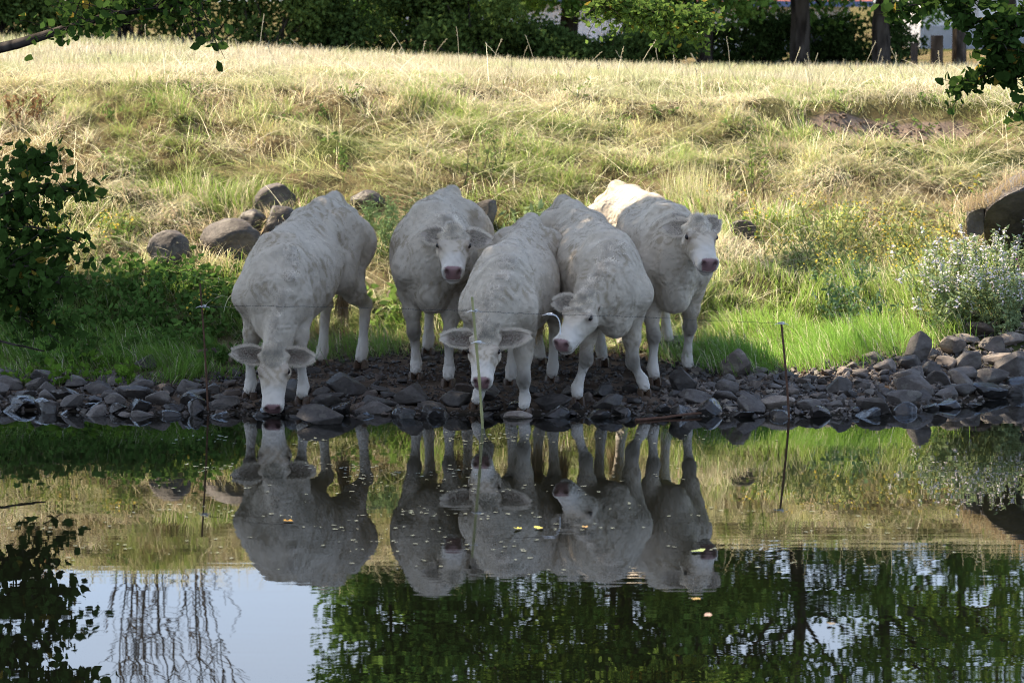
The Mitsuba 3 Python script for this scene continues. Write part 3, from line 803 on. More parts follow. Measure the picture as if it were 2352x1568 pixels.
TAKEN = [(-1.84, 29.9, 0.16), (-0.24, 29.7, 0.1)]
for args in [
    (385, 602, (0.40, 0.36, 0.40), 'mat_stone_grey', 'grey boulder at far left, the smallest and lowest of the boulder group', 'boulder'),
    (532, 598, (0.64, 0.50, 0.56), 'mat_stone_grey', 'largest rounded grey boulder left of the drinking cow', 'boulder'),
    (634, 566, (0.44, 0.40, 0.54), 'mat_stone_dark', 'dark boulder half hidden behind the back of the drinking cow', 'boulder'),
    (578, 538, (0.36, 0.32, 0.40), 'mat_stone_dark', 'small dark boulder wedged above the largest boulder', 'boulder'),
    (636, 488, (0.52, 0.40, 0.36), 'mat_stone_grey', 'overhanging slab boulder, topmost of the boulder group on the left', 'boulder'),
    (845, 486, (0.36, 0.30, 0.30), 'mat_stone_dark', 'dark boulder sunk in dry grass behind the leftmost cow', 'boulder'),
    (1100, 545, (0.34, 0.42, 0.66), 'mat_stone_grey', 'tall leaning grey slab behind the second cow', 'boulder'),
    (1712, 552, (0.30, 0.3, 0.26), 'mat_stone_dark', 'dark boulder in the grass right of the raised head', 'boulder'),
    (902, 705, (0.16, 0.16, 0.18), 'mat_stone_brown', 'brown stone in the grass between the two left cows', 'stone'),
    (1560, 808, (0.32, 0.24, 0.17), 'mat_stone_grey', 'grey stone behind the legs of the rightmost cow', 'stone'),
    (742, 975, (0.40, 0.30, 0.20), 'mat_stone_dark', 'dark flat stone in the water beside the drinking muzzle', 'stone'),
    (1188, 962, (0.24, 0.16, 0.085), 'mat_stone_pale', 'pale flat stone under the hoof of the middle cow', 'stone'),
    (1566, 902, (0.26, 0.20, 0.26), 'mat_stone_dark', 'dark pointed stone before the front hoof of the rightmost cow', 'stone'),
    (1686, 866, (0.28, 0.26, 0.26), 'mat_stone_pale', 'pale upright stone with a dark side, right of the cows', 'stone'),
    (1590, 930, (0.34, 0.26, 0.15), 'mat_stone_grey', 'broad grey stone below the dark pointed stone', 'stone'),
    (1795, 946, (0.32, 0.26, 0.15), 'mat_stone_pale', 'pale domed stone beside the foot of the right stake', 'stone'),
    (1925, 906, (0.24, 0.20, 0.16), 'mat_stone_dark', 'dark blue grey stone in the middle of the right gravel', 'stone'),
    (2111, 836, (0.22, 0.20, 0.34), 'mat_stone_grey', 'tall narrow slab standing on top of the right stone heap', 'stone'),
    (2040, 856, (0.23, 0.18, 0.13), 'mat_stone_pale', 'pale round stone below the green grass on the right', 'stone'),
    (2008, 832, (0.23, 0.18, 0.12), 'mat_stone_grey', 'grey stone at the edge of the green grass left of the slab', 'stone'),
    (2172, 842, (0.24, 0.2, 0.12), 'mat_stone_pale', 'pale flat stone to the right of the tall slab', 'stone'),
    (2228, 856, (0.32, 0.28, 0.21), 'mat_stone_grey', 'broad grey stone near the right end of the heap', 'stone'),
    (2335, 880, (0.36, 0.30, 0.32), 'mat_stone_grey', 'largest grey stone of the heap, at the right edge of the picture', 'stone'),
    (2280, 885, (0.30, 0.24, 0.17), 'mat_stone_grey', 'grey sloping stone left of the largest stone of the heap', 'stone'),
    (2286, 812, (0.26, 0.22, 0.17), 'mat_stone_grey', 'ribbed grey stone high on the right end of the heap', 'stone'),
    (2145, 868, (0.22, 0.2, 0.16), 'mat_stone_dark', 'dark stone in a gap below the tall slab', 'stone'),
    (2180, 918, (0.26, 0.22, 0.13), 'mat_stone_grey', 'wet grey stone at the water below the right heap', 'stone'),
    (945, 935, (0.34, 0.26, 0.22), 'mat_stone_dark', 'big dark stone before the hooves of the second cow', 'stone'),
    (1050, 936, (0.26, 0.22, 0.19), 'mat_stone_dark', 'dark stone at the water left of the middle cow', 'stone'),
    (790, 905, (0.40, 0.28, 0.17), 'mat_stone_dark', 'long dark stone between the two left cows at the shore', 'stone'),
    (855, 950, (0.32, 0.24, 0.13), 'mat_stone_grey', 'flat grey stone at the waterline right of the drinking cow', 'stone'),
    (333, 852, (0.24, 0.2, 0.16), 'mat_stone_grey', 'grey stone under the dark weeds at left', 'stone'),
    (472, 828, (0.30, 0.2, 0.12), 'mat_stone_brown', 'flat brown stone behind the left stake', 'stone'),
    (1270, 945, (0.30, 0.24, 0.16), 'mat_stone_dark', 'dark stone right of the wet front leg of the middle cow', 'stone'),
    (1400, 940, (0.26, 0.2, 0.14), 'mat_stone_dark', 'dark stone between the front hooves of the fourth cow', 'stone'),
]:
    px, py, size, mat, lab, cat = args
    big = cat == 'boulder'
    lean = dict(rx=0.0, ry=-0.25) if px == 636 else dict(ry=0.30, rx=0.1) if px == 1100 else dict(ry=float(SR.uniform(-0.15, 0.15)))
    k, lo, hi = place_rock(px, py, size, mat, lab, cat, rz=float(SR.uniform(-0.5, 0.5)), sink=0.30 if big else 0.12, name='boulder' if big else 'shore_stone', cuts=11 if not big else 4, rough=0.16 if big else 0.05, **lean)
    TAKEN.append(((lo[0] + hi[0]) / 2, (lo[1] + hi[1]) / 2, max(hi[0] - lo[0], hi[1] - lo[1]) / 2))

# the dark block at the right edge and the pale slab against it
for pts, mat, name_, lab in (([(4.24, 35.1, 0.85), (4.19, 34.56, 1.34), (4.27, 34.50, 1.42), (4.38, 34.44, 1.50), (4.62, 34.40, 1.62), (5.4, 34.3, 1.72), (5.4, 35.1, 0.8), (4.24, 35.2, 1.46), (4.7, 35.3, 1.72), (5.4, 35.3, 1.80), (5.4, 35.3, 0.9)], 'mat_stone_dark', 'boulder', 'large dark block of rock with an upright face at the right edge'),
                             ([(4.02, 34.72, 1.26), (4.05, 34.70, 1.32), (4.175, 34.68, 1.37), (4.178, 34.68, 1.12), (4.03, 34.7, 1.1), (4.06, 35.0, 1.40), (4.18, 35.0, 1.40)], 'mat_stone_grey', 'boulder', 'grey slab half buried in grass against the left side of the dark block')):
    hull = trimesh.Trimesh(np.array(pts)).convex_hull.subdivide().subdivide().subdivide()
    hv = np.array(hull.vertices); hv = hv + 0.13 * (meshkit.fbm(hv * 4, 4, 31)[:, None] - 0.5) * unit(hv - hv.mean(0))
    tag(part(None, name_, mikit.ply((hv, np.array(hull.faces)), mat, smooth=25)), lab, 'boulder')

HOOVES = np.array([meshkit.WRITTEN[d['filename']][0].mean(0) for k_, d in scene.items() if '__hoof' in k_])


def heap_zone(x):
    """the far limit of the stones"""
    s = shore_y(x)
    return s + np.interp(x, [-5, -3.4, -2.6, -1.5, -0.5, 1.0, 1.6, 2.2, 2.8, 3.4, 4.2, 6.5], [1.2, 1.2, 1.1, 1.9, 2.35, 2.3, 1.5, 1.5, 1.7, 1.9, 1.7, 1.6])


# the packed stones between: drawn large to small, never on a hoof
cand, placed = [], []
tries = 0
want = 262
while len(placed) < want and tries < 60000:
    tries += 1
    x = SR.uniform(-4.4, 4.75); u = SR.random()
    s, e = float(shore_y(x)), float(heap_zone(x))
    y = s - 0.12 + (e - s + 0.12) * u ** 1.15
    if abs(x) * 9000 / y > 1230:
        continue
    prog = len(placed) / want
    right = x > 1.4
    gravel = 1.9 < x < 3.1 and u > 0.25
    base = (0.36 if x > 2.9 else 0.25) * (1 - prog) ** 0.9 + 0.08
    if gravel:
        base = min(base, 0.15)
    r = base * SR.uniform(0.75, 1.1) / 2
    if -2.6 < x < 1.4 and y > shore_y(x) + 0.85 and r > 0.06:
        continue
    if any((x - a) ** 2 + ((y - b) * 1.0) ** 2 < (0.80 * (r + c)) ** 2 for a, b, c in TAKEN):
        continue
    dh = HOOVES[:, :2] - [x, y]
    if (np.hypot(dh[:, 0], dh[:, 1]) < r + 0.065).any() or ((np.abs(dh[:, 0]) < r + 0.03) & (dh[:, 1] > 0) & (dh[:, 1] < r * 6 + 0.25) & (r > 0.07)).any():
        continue
    TAKEN.append((x, y, r)); placed.append((x, y, r, u))
for x, y, r, u in placed:
    rng = np.random.default_rng(int(x * 1e4) % 99991)
    wet = y < shore_y(x) + 0.30 + 0.12 * rng.normal()
    size = np.array([2.1, rng.uniform(1.2, 2.0), rng.uniform(0.7, 1.3)]) * r
    v, f = rock(rng, size, int(rng.integers(11, 17)), 2, 0.04)
    v = turn(v, rng.uniform(0, 6.28), rng.normal(0, 0.25), rng.normal(0, 0.25))
    g = max(float(ground_z(x, y)), -0.04)
    v = v + [x, y, g + size[2] * 0.22]
    pick = rng.random()
    centre = -2.7 < x < 1.35
    if x < -2.55 or centre:
        mat = 'mat_stone_wet' if (wet and centre) or (wet and pick < 0.4) else 'mat_stone_dark' if pick < (0.6 if centre else 0.3) else 'mat_stone_grey' if pick < 0.88 else 'mat_stone_brown'
    else:
        mat = 'mat_stone_wet' if y < shore_y(x) + 0.10 else 'mat_stone_dark' if pick < 0.2 else 'mat_stone_grey' if pick < 0.76 else 'mat_stone_brown' if pick < 0.84 else 'mat_stone_pale'
    k = part(None, 'shore_stone', mikit.ply((v, f), mat, smooth=28))
    tone = {'mat_stone_grey': 'grey', 'mat_stone_pale': 'pale', 'mat_stone_dark': 'dark', 'mat_stone_brown': 'brown', 'mat_stone_wet': 'black wet'}[mat]
    bulk = 'small' if r < 0.062 else 'medium' if r < 0.095 else 'large'
    spot = ['at the far left edge', 'left of the left stake', 'by the left stake', 'left of the drinking cow', 'below the drinking cow', 'between the two left cows', 'below the second cow', 'below the middle cow', 'below the fourth cow', 'below the rightmost cow',
            'right of the cows', 'left of the right stake', 'by the right stake', 'right of the right stake', 'below the bright green grass', 'below the tall slab', 'right of the tall slab', 'at the far right edge'][int(np.searchsorted([-3.4, -2.7, -2.2, -2.0, -1.55, -0.95, -0.45, 0.1, 0.75, 1.35, 1.65, 1.95, 2.3, 2.6, 2.95, 3.35, 3.75], x))]
    row = 'in the water' if y < shore_y(x) else 'at the water edge' if y < shore_y(x) + 0.38 else 'on the upper shore' if y > shore_y(x) + 0.85 else 'in the middle of the shore'
    text = f'{bulk} {tone} stone {spot}, {row}'
    tag(k, text, 'stone', 'stones: ' + text)

# gravel, rubble and clods between them
HULLS = []
for i in range(24):
    rng = np.random.default_rng(500 + i)
    h = trimesh.Trimesh(rng.normal(0, 1, (11, 3)) * [1, 0.8, 0.55]).convex_hull
    v = np.array(h.vertices); HULLS.append((v / np.abs(v).max(), np.array(h.faces)))


def scatter_pebbles(n, rng, pick_xy, size, name, mats, label, cat):
    groups = {m: [] for m in mats}
    x, y = pick_xy(n)
    sz = size(x, y) * rng.lognormal(0, 0.35, n)
    z = ground_z(x, y)
    ms = rng.integers(0, len(mats), n)
    for i in range(n):
        v, f = HULLS[rng.integers(24)]
        v = turn(v * sz[i], rng.uniform(0, 6.28), rng.normal(0, 0.4), rng.normal(0, 0.4)) + [x[i], y[i], z[i] + sz[i] * 0.15]
        groups[mats[ms[i]]].append((v, f))
    for j, m in enumerate(mats):
        key = numbered(name)
        scene[key] = mikit.ply(join(groups[m]), m, smooth=30)
        tag(key, label[j], cat, kind='stuff')


def in_zone(rng, x0, x1, off0, off1):
    def f(n):
        x = rng.uniform(x0, x1, n); s, e = shore_y(x), heap_zone(x)
        return x, s + off0 + (e - s + off1 - off0) * rng.random(n) ** 0.85
    return f


scatter_pebbles(5200, SR, in_zone(SR, 1.2, 4.9, -0.1, 0.2), lambda x, y: 0.026 + 0 * x, 'gravel', ['mat_stone_grey', 'mat_stone_pale', 'mat_stone_dark'],
                ['grey gravel filling the gaps of the right stone shore', 'pale gravel filling the gaps of the right stone shore', 'dark gravel filling the gaps of the right stone shore'], 'gravel')
def in_scar(n):
    a, r = SR.uniform(0, 6.28, n), SR.random(n) ** 0.5
    return 3.75 + np.cos(a) * r * 0.8, 38.82 + np.sin(a) * r * 0.18


scatter_pebbles(260, SR, in_scar, lambda x, y: 0.022 + 0 * x, 'earth_clods', ['mat_earth'], ['reddish clods of earth in the bare hollow at the top of the right slope'], 'earth')
scatter_pebbles(7200, SR, in_zone(SR, -4.8, 1.6, -0.05, 0.35), lambda x, y: 0.020 + 0 * x, 'rubble', ['mat_stone_brown', 'mat_stone_grey', 'mat_stone_dark'],
                ['brown clods and rubble trampled by the cows', 'grey rubble trampled by the cows', 'dark rubble along the shore under the cows'], 'rubble')

# ---- grass and weeds ------------------------------------------------------------------------------------------------
scene['mat_grass'] = {'type': 'principledthin', 'base_color': VC, 'roughness': 0.55, 'diff_trans': 0.8, 'spec_trans': 0.0, 'eta': 1.33}
scene['mat_leaf'] = {'type': 'principledthin', 'base_color': VC, 'roughness': 0.32, 'diff_trans': 0.7, 'spec_trans': 0.0, 'eta': 1.5}
scene['mat_straw'] = {'type': 'principledthin', 'base_color': VC, 'roughness': 0.5, 'diff_trans': 0.5, 'spec_trans': 0.0, 'eta': 1.33}
scene['mat_bark'] = {'type': 'diffuse', 'reflectance': proc(lambda p, n, uv: mix([0.022, 0.019, 0.016], [0.085, 0.075, 0.066], smoothstep(0.3, 0.75, fbm(p.x * 14, p.y * 14, p.z * 4, 4))))}  # bark darkened, standing in for shade on the top-left alder limb
scene['mat_twig'] = {'type': 'diffuse', 'reflectance': {'type': 'rgb', 'value': [0.13, 0.098, 0.075]}}

STRAW, GOLD, TAN, OLIVE, GREEN, LUSH = (np.array(c) for c in ([0.72, 0.665, 0.50], [0.60, 0.51, 0.335], [0.34, 0.265, 0.185], [0.35, 0.365, 0.155], [0.21, 0.28, 0.08], [0.17, 0.31, 0.055]))


def blades(rng, roots, az, elev, length, curl, width, col, k=4, z_floor=True, twist=0.5, nrm_up=0.6):
    """grass: roots (n, 3); az the heading, elev the first rise, curl how far it bends over (radians)"""
    n = len(roots); t = np.linspace(0, 1, k)
    e = elev[:, None] - curl[:, None] * t[None] ** 1.3
    step = length[:, None] / (k - 1)
    dx = np.cos(e) * step; dz = np.sin(e) * step
    hx = np.concatenate([np.zeros((n, 1)), np.cumsum(dx[:, :-1], 1)], 1); hz = np.concatenate([np.zeros((n, 1)), np.cumsum(dz[:, :-1], 1)], 1)
    P = roots[:, None] + np.stack([np.cos(az)[:, None] * hx, np.sin(az)[:, None] * hx, hz], -1)
    if z_floor:
        gz = ground_z(P[..., 0].ravel(), P[..., 1].ravel()).reshape(n, k)
        P[..., 2] = np.maximum(P[..., 2], gz + 0.012 + 0.05 * rng.random((n, 1)) * t)
    w = width[:, None] * np.linspace(1, 0.45, k)[None]
    sd = az + np.pi / 2 + rng.normal(0, twist, n)
    side = np.stack([np.cos(sd), np.sin(sd), rng.normal(0, 0.15, n)], -1)
    tang = unit(P[:, -1] - P[:, 0]); nr = unit(np.cross(side, tang)); nr = np.where(nr[:, 2:] < 0, -nr, nr)
    nr = unit(nr * (1 - nrm_up) + np.array([0, 0, 1]) * nrm_up)
    cc = np.repeat(col[:, None], k, 1) * np.linspace(0.78, 1.08, k)[None, :, None]
    return strips(P, unit(side), w, np.clip(cc, 0, 0.9), nr)


def stuff(name, arrs, mat, label, cat):
    v, f, c, n = arrs
    key = numbered(name)
    scene[key] = raw(v, f, mat, n, c)
    tag(key, label, cat, kind='stuff')
    return key


def field(x, y, fx, seed, oct_=3):
    return meshkit.fbm(np.stack([np.asarray(x) * fx, np.asarray(y) * fx, np.zeros_like(np.asarray(x, float))], -1), oct_, seed)


def mixc(a, b, t):
    t = np.asarray(t)[:, None]
    return a * (1 - t) + b * t


GR = np.random.default_rng(99)
COW_BODIES = np.vstack([meshkit.WRITTEN[d['filename']][0][::40] for k_, d in scene.items() if k_.endswith('__body')])


def view_w(y):
    return y * 0.1345 + 0.35


BOULDERS = [t for t in TAKEN if t[1] > 33.4]


def keep_off(x, y, extra=0.0):
    """not in the eroded earth and not on the stones"""
    q = ((x - 3.75) / (0.80 + extra)) ** 2 + ((y - 38.85) / (0.17 + extra)) ** 2
    near = np.ones(np.shape(x), bool)
    for bx, by, br in BOULDERS:
        near &= ((x - bx) / (br * 0.85)) ** 2 + ((y - by + 0.12) / (br * 1.05)) ** 2 > 1
    return near & (q > 0.9 + 1.6 * (field(x, y, 3.0, 61) - 0.5)) & (y > heap_zone(x) - 0.05)


def greenness(x, y):
    """1 where the ground is moist: the foot of the slope, most at the right and the lower left"""
    right = smooth01((x - 1.0) / 1.2) * smooth01((35.3 + 0.0 * x - y) / 1.5)
    leftz = smooth01((-1.9 - x) / 0.8) * smooth01((34.3 - y) / 1.0)
    midz = smooth01((34.2 - y) / 0.8) * 0.75
    patch = smooth01((field(x, y, 0.75, 41) - 0.50) / 0.16) * 0.55
    return np.clip(np.maximum(np.maximum(right, leftz), midz) + 1.5 * patch * smooth01((y - 34) / 1), 0, 1)


# dry grass of the slope, in tussocks that hang downhill
n_c = 2300
cx, cy = GR.uniform(-6.3, 6.3, n_c), GR.uniform(32.4, 40.6, n_c)
ok = (np.abs(cx) < view_w(cy)) & (cy < brow_y(cx) + 0.9) & keep_off(cx, cy, 0.05) & (GR.random(n_c) > greenness(cx, cy) * 0.93)
cx, cy = cx[ok], cy[ok]
per = GR.integers(45, 105, len(cx))
ci = np.repeat(np.arange(len(cx)), per); n = len(ci)
mat_ = smooth01((field(cx, cy, 1.3, 17) - 0.36) / 0.2)                       # lodged or standing
swirl = (field(cx, cy, 0.7, 18, 2) - 0.5) * 13
a_l = GR.uniform(0, 6.28, n); rad = np.abs(GR.normal(0, 0.085, n)) * (1 + mat_[ci])
rx, ry = cx[ci] + np.cos(a_l) * rad, cy[ci] + np.sin(a_l) * rad
az_c = -np.pi / 2 + swirl + GR.normal(0, 0.35, len(cx))
stand = GR.random(n) > 0.30 + mat_[ci] * 0.62
az = np.where(stand, a_l + GR.normal(0, 0.7, n), az_c[ci] + GR.normal(0, 0.45, n))
elev = np.where(stand, GR.uniform(0.75, 1.5, n), GR.uniform(0.05, 0.6, n))
ln = np.where(stand, GR.uniform(0.10, 0.30, n), GR.uniform(0.20, 0.46, n)) * (0.75 + 0.5 * field(cx, cy, 1.7, 19)[ci]) * np.where(ry > 38.6, 0.62, 1.0)
cu = np.where(stand, GR.uniform(0.5, 2.2, n), GR.uniform(0.4, 1.6, n))
h1, h2, h3 = field(cx, cy, 0.8, 21), field(cx, cy, 2.2, 22), GR.random(len(cx))
cc = mixc(STRAW, GOLD, smooth01((h2 - 0.45) / 0.2) * 0.8)
cc = mixc(cc, OLIVE * 1.2, smooth01((h1 - 0.42) / 0.14) * (0.35 + 0.6 * h3))
cc = mixc(cc, TAN, (h3 > 0.80) * 0.65 * smooth01((39 - cy) / 1.0))
top_ = smooth01((cy - 38.2) / 1.0)
cc = mixc(cc, mixc(STRAW * np.ones((len(cy), 1)), OLIVE * 1.5, 0.35 * h1), top_ * 0.8)
col = cc[ci] * GR.lognormal(0, 0.24, (n, 1)) * (1 + GR.normal(0, 0.05, (n, 3)))
green_b = GR.random(n) < 0.15 + 0.55 * smooth01((field(rx, ry, 0.9, 71) - 0.42) / 0.15)
col[green_b] = (GREEN * 1.25) * GR.lognormal(0, 0.2, (green_b.sum(), 1))
roots = np.stack([rx, ry, ground_z(rx, ry) - 0.01], -1)
okb = keep_off(rx, ry)
stuff('dry_grass', blades(GR, roots[okb], az[okb], elev[okb], ln[okb], cu[okb], GR.uniform(0.0020, 0.0046, n)[okb], col[okb]), 'mat_straw', 'long dry straw coloured grass hanging over the slope', 'grass')

# long single stems lying and arching across the tussocks
n = 9000
x, y = GR.uniform(-6, 6, n), GR.uniform(33.0, 40.2, n)
ok = (np.abs(x) < view_w(y)) & keep_off(x, y, 0.05) & (GR.random(n) > greenness(x, y) * 0.8) & (field(x, y, 1.2, 81) > 0.42)
x, y = x[ok], y[ok]; n = len(x)
stuff('long_stems', blades(GR, np.stack([x, y, ground_z(x, y) + 0.03], -1), GR.uniform(0, 6.28, n), GR.uniform(0.05, 0.7, n), GR.uniform(0.30, 0.75, n), GR.uniform(0.3, 1.0, n), GR.uniform(0.0024, 0.0042, n), STRAW * 1.12 * GR.lognormal(0, 0.12, (n, 1)), k=7), 'mat_straw', 'long pale stems lying across the dry grass', 'grass')

# short growth under the tussocks
n = 80000
x, y = GR.uniform(-6.2, 6.2, n), GR.uniform(32.0, 40.8, n)
g = greenness(x, y)
ok = (np.abs(x) < view_w(y)) & keep_off(x, y)
x, y, g = x[ok], y[ok], g[ok]; n = len(x)
col = mixc(mixc(TAN * np.ones((n, 1)), STRAW * 0.9, GR.random(n)), GREEN * np.ones((n, 1)), np.clip(g * 0.8 + 0.6 * (field(x, y, 1.5, 31) - 0.4), 0, 1)) * GR.lognormal(0, 0.22, (n, 1))
stuff('short_grass', blades(GR, np.stack([x, y, ground_z(x, y) - 0.01], -1), GR.uniform(0, 6.28, n), GR.uniform(0.6, 1.5, n), GR.uniform(0.05, 0.14, n), GR.uniform(0.2, 1.3, n), GR.uniform(0.002, 0.0042, n), col, k=3), 'mat_grass', 'short mixed grass under the dry tussocks', 'grass')

# lush green grass at the foot of the bank
n = 100000
x, y = GR.uniform(-5.2, 5.4, n), 31.2 + 4.6 * GR.random(n) ** 1.1
g = greenness(x, y) * (0.25 + 0.75 * smooth01((np.abs(x + 0.4) - 1.2) / 1.0))
tuft = field(x, y, 2.6, 33)
ok = (np.abs(x) < view_w(y)) & (y > heap_zone(x) + 0.12 * GR.normal(0, 1, n)) & (GR.random(n) < g * (0.55 + 1.1 * smooth01((tuft - 0.3) / 0.35)))
x, y, tuft = x[ok], y[ok], tuft[ok]; n = len(x)
lenb = (0.09 + 0.26 * smooth01((tuft - 0.36) / 0.3) * GR.uniform(0.5, 1.1, n)) * np.where(x > 1, 1.0, 0.8)
az = field(x, y, 0.8, 34) * 8 + GR.normal(0, 0.8, n)
col = mixc(LUSH * 1.25 * np.ones((n, 1)), np.array([0.36, 0.43, 0.13]) * np.ones((n, 1)), GR.random(n) * smooth01((y - 32.2) / 1.6)) * GR.lognormal(0, 0.2, (n, 1))
dead = GR.random(n) < 0.10 + 0.2 * smooth01((y - 33.3) / 1)
col[dead] = STRAW * GR.lognormal(0, 0.2, (dead.sum(), 1))
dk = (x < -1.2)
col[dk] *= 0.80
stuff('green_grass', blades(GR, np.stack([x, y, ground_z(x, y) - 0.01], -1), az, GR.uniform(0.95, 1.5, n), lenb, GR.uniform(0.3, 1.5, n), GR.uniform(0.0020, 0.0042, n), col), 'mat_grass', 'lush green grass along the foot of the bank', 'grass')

# the mown field above
n = 90000
yy = 38.6 + 26 * GR.random(n) ** 1.9
x = GR.uniform(-1, 1, n) * view_w(yy)
ok = (yy > brow_y(x) - 0.5) & keep_off(x, yy)
x, yy = x[ok], yy[ok]; n = len(x)
m1, m2 = field(x, yy * 0.5, 0.9, 51), field(x, yy * 0.6, 2.5, 52)
col = mixc(STRAW * 0.74 * np.ones((n, 1)), np.array([0.34, 0.41, 0.18]) * np.ones((n, 1)), np.clip(smooth01((m1 - 0.40) / 0.25) * 0.65 + (m2 - 0.5) * 0.5, 0, 0.85))
col = mixc(col, np.array([0.46, 0.38, 0.26]) * np.ones((n, 1)), smooth01((m2 - 0.52) / 0.2) * 0.5 * GR.random(n)) * GR.lognormal(0, 0.15, (n, 1))
far_ = 1 + (yy - 39) / 18
stuff('field_grass', blades(GR, np.stack([x, yy, ground_z(x, yy) - 0.01], -1), GR.uniform(0, 6.28, n), GR.uniform(0.8, 1.55, n), GR.uniform(0.06, 0.15, n) * np.minimum(far_, 1.5), GR.uniform(0.1, 0.9, n), GR.uniform(0.0025, 0.005, n) * far_, col, k=3), 'mat_straw', 'short pale grass of the field above the bank', 'grass')

# ---- trees, hedge, far buildings --------------------------------------------------------------------------------------
TR = np.random.default_rng(314)
scene['mat_trunk'] = {'type': 'bumpmap', 'arbitrary': proc(lambda p, n, uv: 0.03 * fbm(p.x * 12, p.y * 12, p.z * 3, 3), eps=4e-3), 'scale': 1.0,
                      'bsdf': {'type': 'diffuse', 'reflectance': proc(lambda p, n, uv: mix([0.032, 0.026, 0.022], [0.105, 0.088, 0.075], smoothstep(0.3, 0.75, fbm(p.x * 10, p.y * 10, p.z * 2.5, 4))))}}


def leaves(rng, P, size, col, aspect=0.62, up=0.5, droop=0.3, fold=0.25):
    """leaf blades: two folded halves each, at the points P"""
    n = len(P)
    nrm = unit(rng.normal(0, 1, (n, 3)) + [0, 0, up])
    d = unit(rng.normal(0, 1, (n, 3)) * [1, 1, 0.6] - [0, 0, droop]); d = unit(d - nrm * (d * nrm).sum(1)[:, None]); s = np.cross(nrm, d)
    L = (size * rng.uniform(0.65, 1.2, n))[:, None]; W = L * aspect / 2
    base = P - d * L / 2; tip = P + d * L / 2
    a = P - d * L * 0.04 + s * W - nrm * W * fold; b = P - d * L * 0.04 - s * W - nrm * W * fold
    a2 = P + d * L * 0.26 + s * W * 0.8 - nrm * W * fold; b2 = P + d * L * 0.26 - s * W * 0.8 - nrm * W * fold
    v = np.stack([base, a, a2, tip, b2, b], 1).reshape(-1, 3)
    f = np.array([[0, 1, 2], [0, 2, 3], [0, 3, 4], [0, 4, 5]])
    f = (np.arange(n)[:, None, None] * 6 + f[None]).reshape(-1, 3)
    c = np.repeat(col, 6, 0)
    return v, f, c, np.repeat(nrm, 6, 0)


def quads(rng, P, size, col, up=0.3):
    """far foliage: one folded diamond each"""
    n = len(P)
    nrm = unit(rng.normal(0, 1, (n, 3)) + [0, 0, up]); d = unit(np.cross(nrm, rng.normal(0, 1, (n, 3)))); s = np.cross(nrm, d)
    L = (size * rng.uniform(0.6, 1.25, n))[:, None]
    v = np.stack([P - d * L / 2, P + s * L * 0.32, P + d * L / 2, P - s * L * 0.32], 1).reshape(-1, 3)
    f = (np.arange(n)[:, None, None] * 4 + np.array([[0, 1, 2], [0, 2, 3]])[None]).reshape(-1, 3)
    return v, f, np.repeat(col, 4, 0), np.repeat(nrm, 4, 0)


def clumped(rng, n, centres, radii, hollow=0.0):
    """points in and near the shells of many small clumps"""
    i = rng.integers(0, len(centres), n)
    d = unit(rng.normal(0, 1, (n, 3)))
    r = rng.uniform(hollow, 1, n) ** 0.6
    return centres[i] + d * (r[:, None] * np.asarray(radii)[i])


def limb(rng, a, b, r0, r1, n=8, wob=0.05, sag=0.0):
    t = np.linspace(0, 1, n)[:, None]
    L = np.linalg.norm(np.asarray(b) - a)
    off = np.cumsum(rng.normal(0, wob * L / n, (n, 3)), 0); off -= off[:1] * (1 - t) + off[-1:] * t
    return tube_arrays(np.asarray(a) * (1 - t) + np.asarray(b) * t + off + np.array([0, 0, 1]) * (sag * L * np.sin(np.pi * t)), np.linspace(r0, r1, n), 7)


def leafy_tree(label, x, y, height, crown_r, crown_lo, n_leaf, leaf, tone, trunk_r, seed, group=None, name='tree', clumps=64):
    rng = np.random.default_rng(seed)
    key = thing(name, label, 'tree', group)
    z0 = float(ground_z(x, y)) - 0.1
    top = z0 + height
    lean = rng.normal(0, 0.45, 2)
    parts_ = [limb(rng, [x, y, z0], [x + lean[0], y + lean[1], z0 + height * 0.8], trunk_r, trunk_r * 0.12, 12, 0.05)]
    cen, rad = [], []
    for i in range(clumps):
        h = rng.uniform(0, 1)
        zz = z0 + crown_lo + (height - crown_lo) * h
        rr = crown_r * math.sin(math.pi * min(0.16 + 0.84 * h, 1)) ** 0.6 * rng.uniform(0.45, 1.0)
        a = rng.uniform(0, 6.28)
        c = np.array([x + lean[0] * h + math.cos(a) * rr, y + lean[1] * h + math.sin(a) * rr, zz])
        cen.append(c); rad.append([rng.uniform(0.45, 0.95), rng.uniform(0.45, 0.95), rng.uniform(0.30, 0.6)])
        hh = max(0.12, (zz - z0 - rr * 0.7) / height)
        parts_.append(limb(rng, [x + lean[0] * hh, y + lean[1] * hh, z0 + hh * height], c, trunk_r * 0.30 * (1 - hh * 0.6), 0.012, 5, 0.08))
    cen = np.array(cen)
    part(key, 'trunk', mikit.ply(join(parts_), 'mat_trunk', smooth=50))
    P = clumped(rng, n_leaf, cen, np.array(rad), 0.2)
    t = meshkit.noise(P * 1.3, seed)
    col = np.array(tone) * (0.75 + 0.5 * t)[:, None] * rng.lognormal(0, 0.2, (n_leaf, 1)) * (1 + rng.normal(0, 0.05, (n_leaf, 3)))
    v, f, c, n = quads(rng, P, leaf, np.clip(col, 0, 0.6))
    part(key, 'crown', raw(v, f, 'mat_leaf', n, c))
    return key


